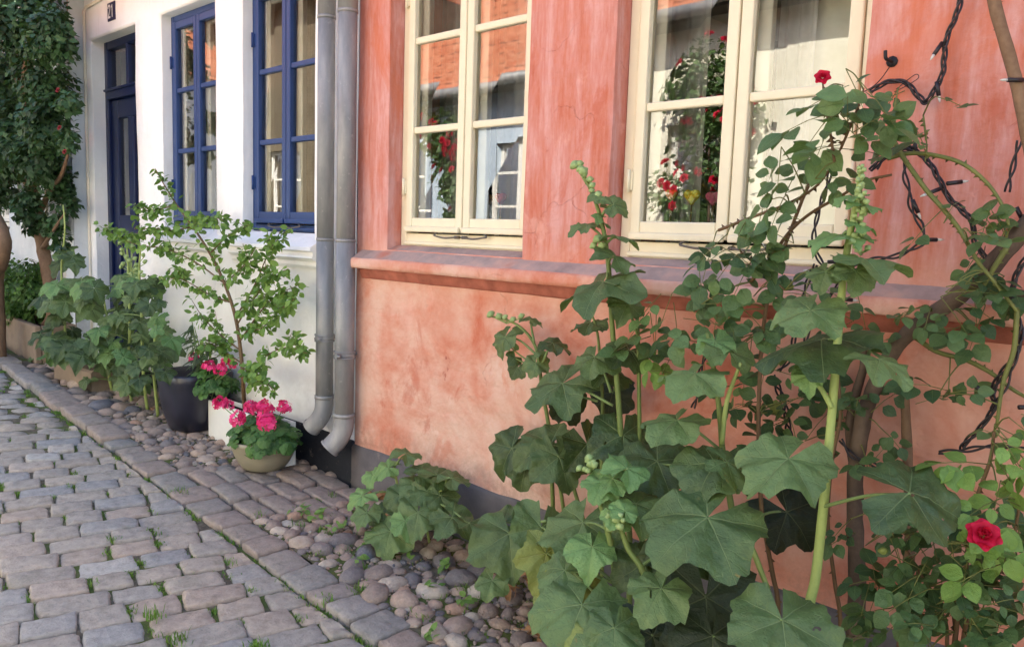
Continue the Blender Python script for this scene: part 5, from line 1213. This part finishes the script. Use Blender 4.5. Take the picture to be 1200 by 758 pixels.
# ------------------------------------------------------------------ string lights
def lights():
    R=random.Random(81); p0=at(1100,100,-.03); t=thing('string_lights','twisted black cable of small fairy lights looped over the rose canes','string lights',(p0.x,p0.y,p0.z)); m=MB()
    def twist(lst,Y,r=.0026,k=3,off=.0042,turn=62):
        c=crom(P_(lst,Y),9); L=0; prev=c[0]; T=[[] for _ in range(k)]
        for i,p in enumerate(c):
            L+=(p-prev).length; prev=p; d=(c[min(i+1,len(c)-1)]-c[max(i-1,0)]).normalized(); a=d.cross(Vector((0,1,0))).normalized(); b=d.cross(a)
            for j in range(k):
                w=L*turn+2*PI*j/k; o=off*(1+.5*noise.noise(Vector((L*20,j*3,Y*9)))); T[j].append(p+a*math.cos(w)*o+b*math.sin(w)*o)
        m=MB()
        for q in T: tube(m,q,r,6)
        m.build('cable',M['cable'],t); return c
    twist([(1124,-380),(1142,-240),(1128,-120),(1140,-60),(1131,-20),(1120,20),(1110,42),(1107,60),(1105,85),(1097,102),(1085,120),(1079,116),(1072,108),(1063,98),(1050,95),(1035,98),(1020,108)],-.035)
    twist([(1020,200),(1032,188),(1050,178),(1068,176),(1080,182),(1092,195),(1103,215),(1112,232),(1126,245),(1140,262),(1143,285),(1158,305),(1166,325)],-.10)
    twist([(1062,188),(1060,205),(1066,225),(1068,245),(1080,265),(1083,282),(1072,290),(1050,300),(1020,305),(1000,315),(985,324),(972,318),(958,300),(954,275),(960,245),(970,215),(974,190)],-.10,k=2)
    twist([(1026,198),(1034,186),(1056,172),(1074,176)],-.12,k=2)
    twist([(1000,315),(982,335),(962,360),(948,385),(940,420),(944,450)],-.09,k=2); twist([(956,310),(944,338),(938,368),(932,390),(925,420),(912,435)],-.09,k=2)
    twist([(1205,300),(1192,320),(1186,350),(1196,385),(1190,415),(1172,440),(1163,460),(1166,475),(1150,500),(1130,520),(1128,528)],-.10); twist([(1196,395),(1186,430),(1174,462),(1162,480)],-.115,k=2)
    twist([(1205,528),(1170,522),(1145,525),(1125,528),(1100,530)],-.12,k=2); twist([(985,515),(1000,535),(1020,542),(1045,556),(1058,552)],-.13,k=2)
    twist([(1180,225),(1188,190),(1195,165)],-.06,k=2); twist([(835,400),(822,430),(818,460),(812,478)],-.08,k=2); twist([(905,440),(918,470),(924,500),(926,520)],-.085,k=3,off=.007)
    for px,py,Y,ax,ay in ((1103,52,-.04,-.55,-.8),(1098,98,-.04,.15,-1),(1072,176,-.12,.05,1.0),(1112,215,-.11,1,.12),(1100,222,-.11,-.9,-.35),(1070,236,-.11,.4,-.9),(1083,281,-.11,1,0),(1197,94,-.11,-1,0),(962,318,-.11,-1,0.05),(972,307,-.11,1,.05),(978,328,-.11,-.9,0),(985,350,-.10,.9,-.1),(950,370,-.1,.8,.2),(1156,462,-.12,-.8,.6),(1196,477,-.12,.9,0),(1192,245,-.08,.4,-.8),(905,300,-.11,-.5,.6)):
        d=(RT*ax+UP*ay).normalized(); p=at(px,py,Y); b=MB(); tube(b,[p-d*.004,p+d*.028],.0048,8); tube(b,[p+d*.029,p+d*.036,p+d*.043],[.0032,.003,.001],8,mi=1); b.build('bulb',[M['cable'],M['lamp_clear']],t)
lights()
def hook():
    p=at(1046,73,0); t=thing('wall_hook','small rusty hook sticking out of the pink wall above the climbing rose','hook',(p.x,0,p.z)); m=MB()
    tube(m,crom([(p.x,.03,p.z),(p.x,-.02,p.z),(p.x-.004,-.035,p.z+.003),(p.x-.006,-.036,p.z+.02)],5),.0042,8); tube(m,[Vector((p.x,-.006,p.z)),Vector((p.x,.01,p.z))],.013,10); m.build('hook',M['iron'],t)
    m=MB(); a=at(1043,78,-.02); b=at(1024,101,-.08); tube(m,crom([a,a.lerp(b,.5)+Vector((0,0,-.004)),b,at(1012,108,-.16)],5),.0012,5); tube(m,crom(P_([(1050,105),(1072,88),(1076,92),(1062,101),(1048,108)],-.04),6),.001,5); m.build('wire',M['iron'],t)
hook()
# ------------------------------------------------------------------ roses across the lane (mirrored in the panes)
def far_rose(label,blobs,seed,base):
    R=random.Random(seed); t=thing('climbing_rose',label,'climbing plant',base); f=MB(); bl=[(Vector(c),r) for c,r in blobs]; blob_leaves(f,bl,2600,.075,.055,R,0,2,.35,.5,None,.45); s=MB(); b=Vector(base)
    for c,r in bl: tube(s,crom([b,b.lerp(c,.5)+Vector((.05,0,.1)),c],5),[.02,.008],6,.4)
    s.build('cane',M['bark'],t); f.build('foliage',M['rose_leaf'],t); fl=MB()
    for c,r in bl:
        for _ in range(int(r*30)):
            v=rv(R); v.y=abs(v.y); rose_flower(fl,c+Vector((v.x*r,v.y*r*.45,v.z*r)),v+Vector((0,.5,.2)),.045,R)
    fl.build('blossom',M['red_petal'],t)
far_rose('red climbing rose on the pale yellow house across the lane',[((-1.15,OY+.2,2.55),.42),((-1.0,OY+.2,2.0),.4),((-1.3,OY+.2,1.5),.38),((-.75,OY+.2,2.3),.3),((-1.1,OY+.2,.9),.25)],91,(-1.1,OY+.15,0))
far_rose('red climbing rose on the pale blue house across the lane',[((-4.75,OY+.2,2.3),.36),((-4.6,OY+.2,1.75),.3),((-4.55,OY+.2,1.2),.26)],92,(-4.6,OY+.15,.1))
# ------------------------------------------------------------------ grass, weeds, dry leaves
def grass():
    R=random.Random(101); m=MB()
    def tuft(x,y,n,h,sp,z):
        for _ in range(n):
            a=R.uniform(0,2*PI); d=Vector((math.cos(a),math.sin(a),0)); p=Vector((x+R.gauss(0,sp),y+R.gauss(0,sp*.7),z)); hh=h*R.uniform(.5,1.2); wd=R.uniform(.0012,.0024); sd=Vector((-d.y,d.x,0))*wd; ln=R.uniform(.2,.8)*hh; tn=R.random()
            q1=p+Vector((0,0,hh*.55))+d*ln*.35; q2=p+Vector((0,0,hh*R.uniform(.75,1)))+d*ln
            m.add([p-sd,p+sd,q1+sd*.8,q1-sd*.8,q2],[(0,1,2,3),(3,2,4)],[(.4,.5,tn)]*5)
    J=[j for j in joints if -4.5<j[0]<2 and j[1]>-2.1]
    for x,y in J:
        g_=noise.noise(Vector((x*1.6,y*1.6,3)))
        if R.random()<.4+.8*max(0,g_):
            k=R.choice((1,1,1,2)); 
            for _ in range(k): tuft(x+e2[0]*R.uniform(-.04,.04),y+e2[1]*R.uniform(-.04,.04),R.randint(14,46),R.uniform(.009,.023),R.uniform(.008,.022),gz(x)-.03)
    for i in range(90):
        x=R.uniform(-2.5,1.6); tuft(x,kerb_out(x)-.004,R.randint(6,20),R.uniform(.01,.022),.012,gz(x)-.028)
    for i in range(70):
        x=R.uniform(.1,1.7); y=R.uniform(kerb_in(x),-.12); tuft(x,y,R.randint(6,26),R.uniform(.012,.035),.014,gz(x)-.015)
    for px,py in ((495,720),(385,700),(212,575),(420,690),(545,690),(205,745),(300,755),(180,715)):
        q=gnd(px,py); tuft(q.x,q.y,40,.036,.02,q.z-.02)
    o=m.build('grass',M['grass']); tag(o,'short green grass and moss tufts growing in the paving joints','grass',None,'stuff')
grass()
def weeds():
    R=random.Random(102); m=MB()
    spots=[(440,598),(372,603),(395,622),(430,640),(505,690),(597,665),(565,655),(520,665),(590,650),(545,705),(355,600),(455,640),(480,655),(500,745),(130,440),(165,475),(420,655),(610,640)]
    for px,py in spots:
        q=gnd(px,py,.005)
        for _ in range(R.randint(5,11)):
            a=R.uniform(0,2*PI); d=Vector((math.cos(a),math.sin(a),R.uniform(.2,1.1))); oval(m,q+Vector((R.gauss(0,.012),R.gauss(0,.012),R.uniform(0,.02))),d,Vector((0,-.3,1))+rv(R)*.5,R.uniform(.018,.04),R.uniform(.012,.024),R.random(),R,.15,.3,0,4)
    o=m.build('weeds',M['rose_light']); tag(o,'scattered pale green weed seedlings sprouting between the pebbles','weeds',None,'stuff')
    m=MB()
    for cx,cy,n,sp in ((640,742,26,.05),(535,600,16,.05),(470,610,10,.06),(512,565,10,.04),(640,690,12,.06),(770,640,14,.08),(960,735,14,.08),(705,735,12,.06),(610,690,8,.05)):
        q=gnd(cx,cy,.012)
        for _ in range(n):
            p=q+Vector((R.gauss(0,sp),R.gauss(0,sp*.6),R.uniform(0,.03))); p.y=min(p.y,-.03); d=rv(R); d.z*=.3; oval(m,p,d,Vector((0,-.2,1))+rv(R)*.8,R.uniform(.025,.06),R.uniform(.012,.035),R.random(),R,.4,.5,0,4)
            if R.random()<.5: tube(m,[p,p+Vector((R.uniform(-.05,.05),R.uniform(-.03,.03),.01)),p+Vector((R.uniform(-.09,.09),R.uniform(-.04,.04),R.uniform(0,.02)))],.0012,4)
    o=m.build('dry_leaves',M['dry']); tag(o,'curled brown dry leaves and stalks lying below the hollyhocks','dry leaves',None,'stuff')
weeds()
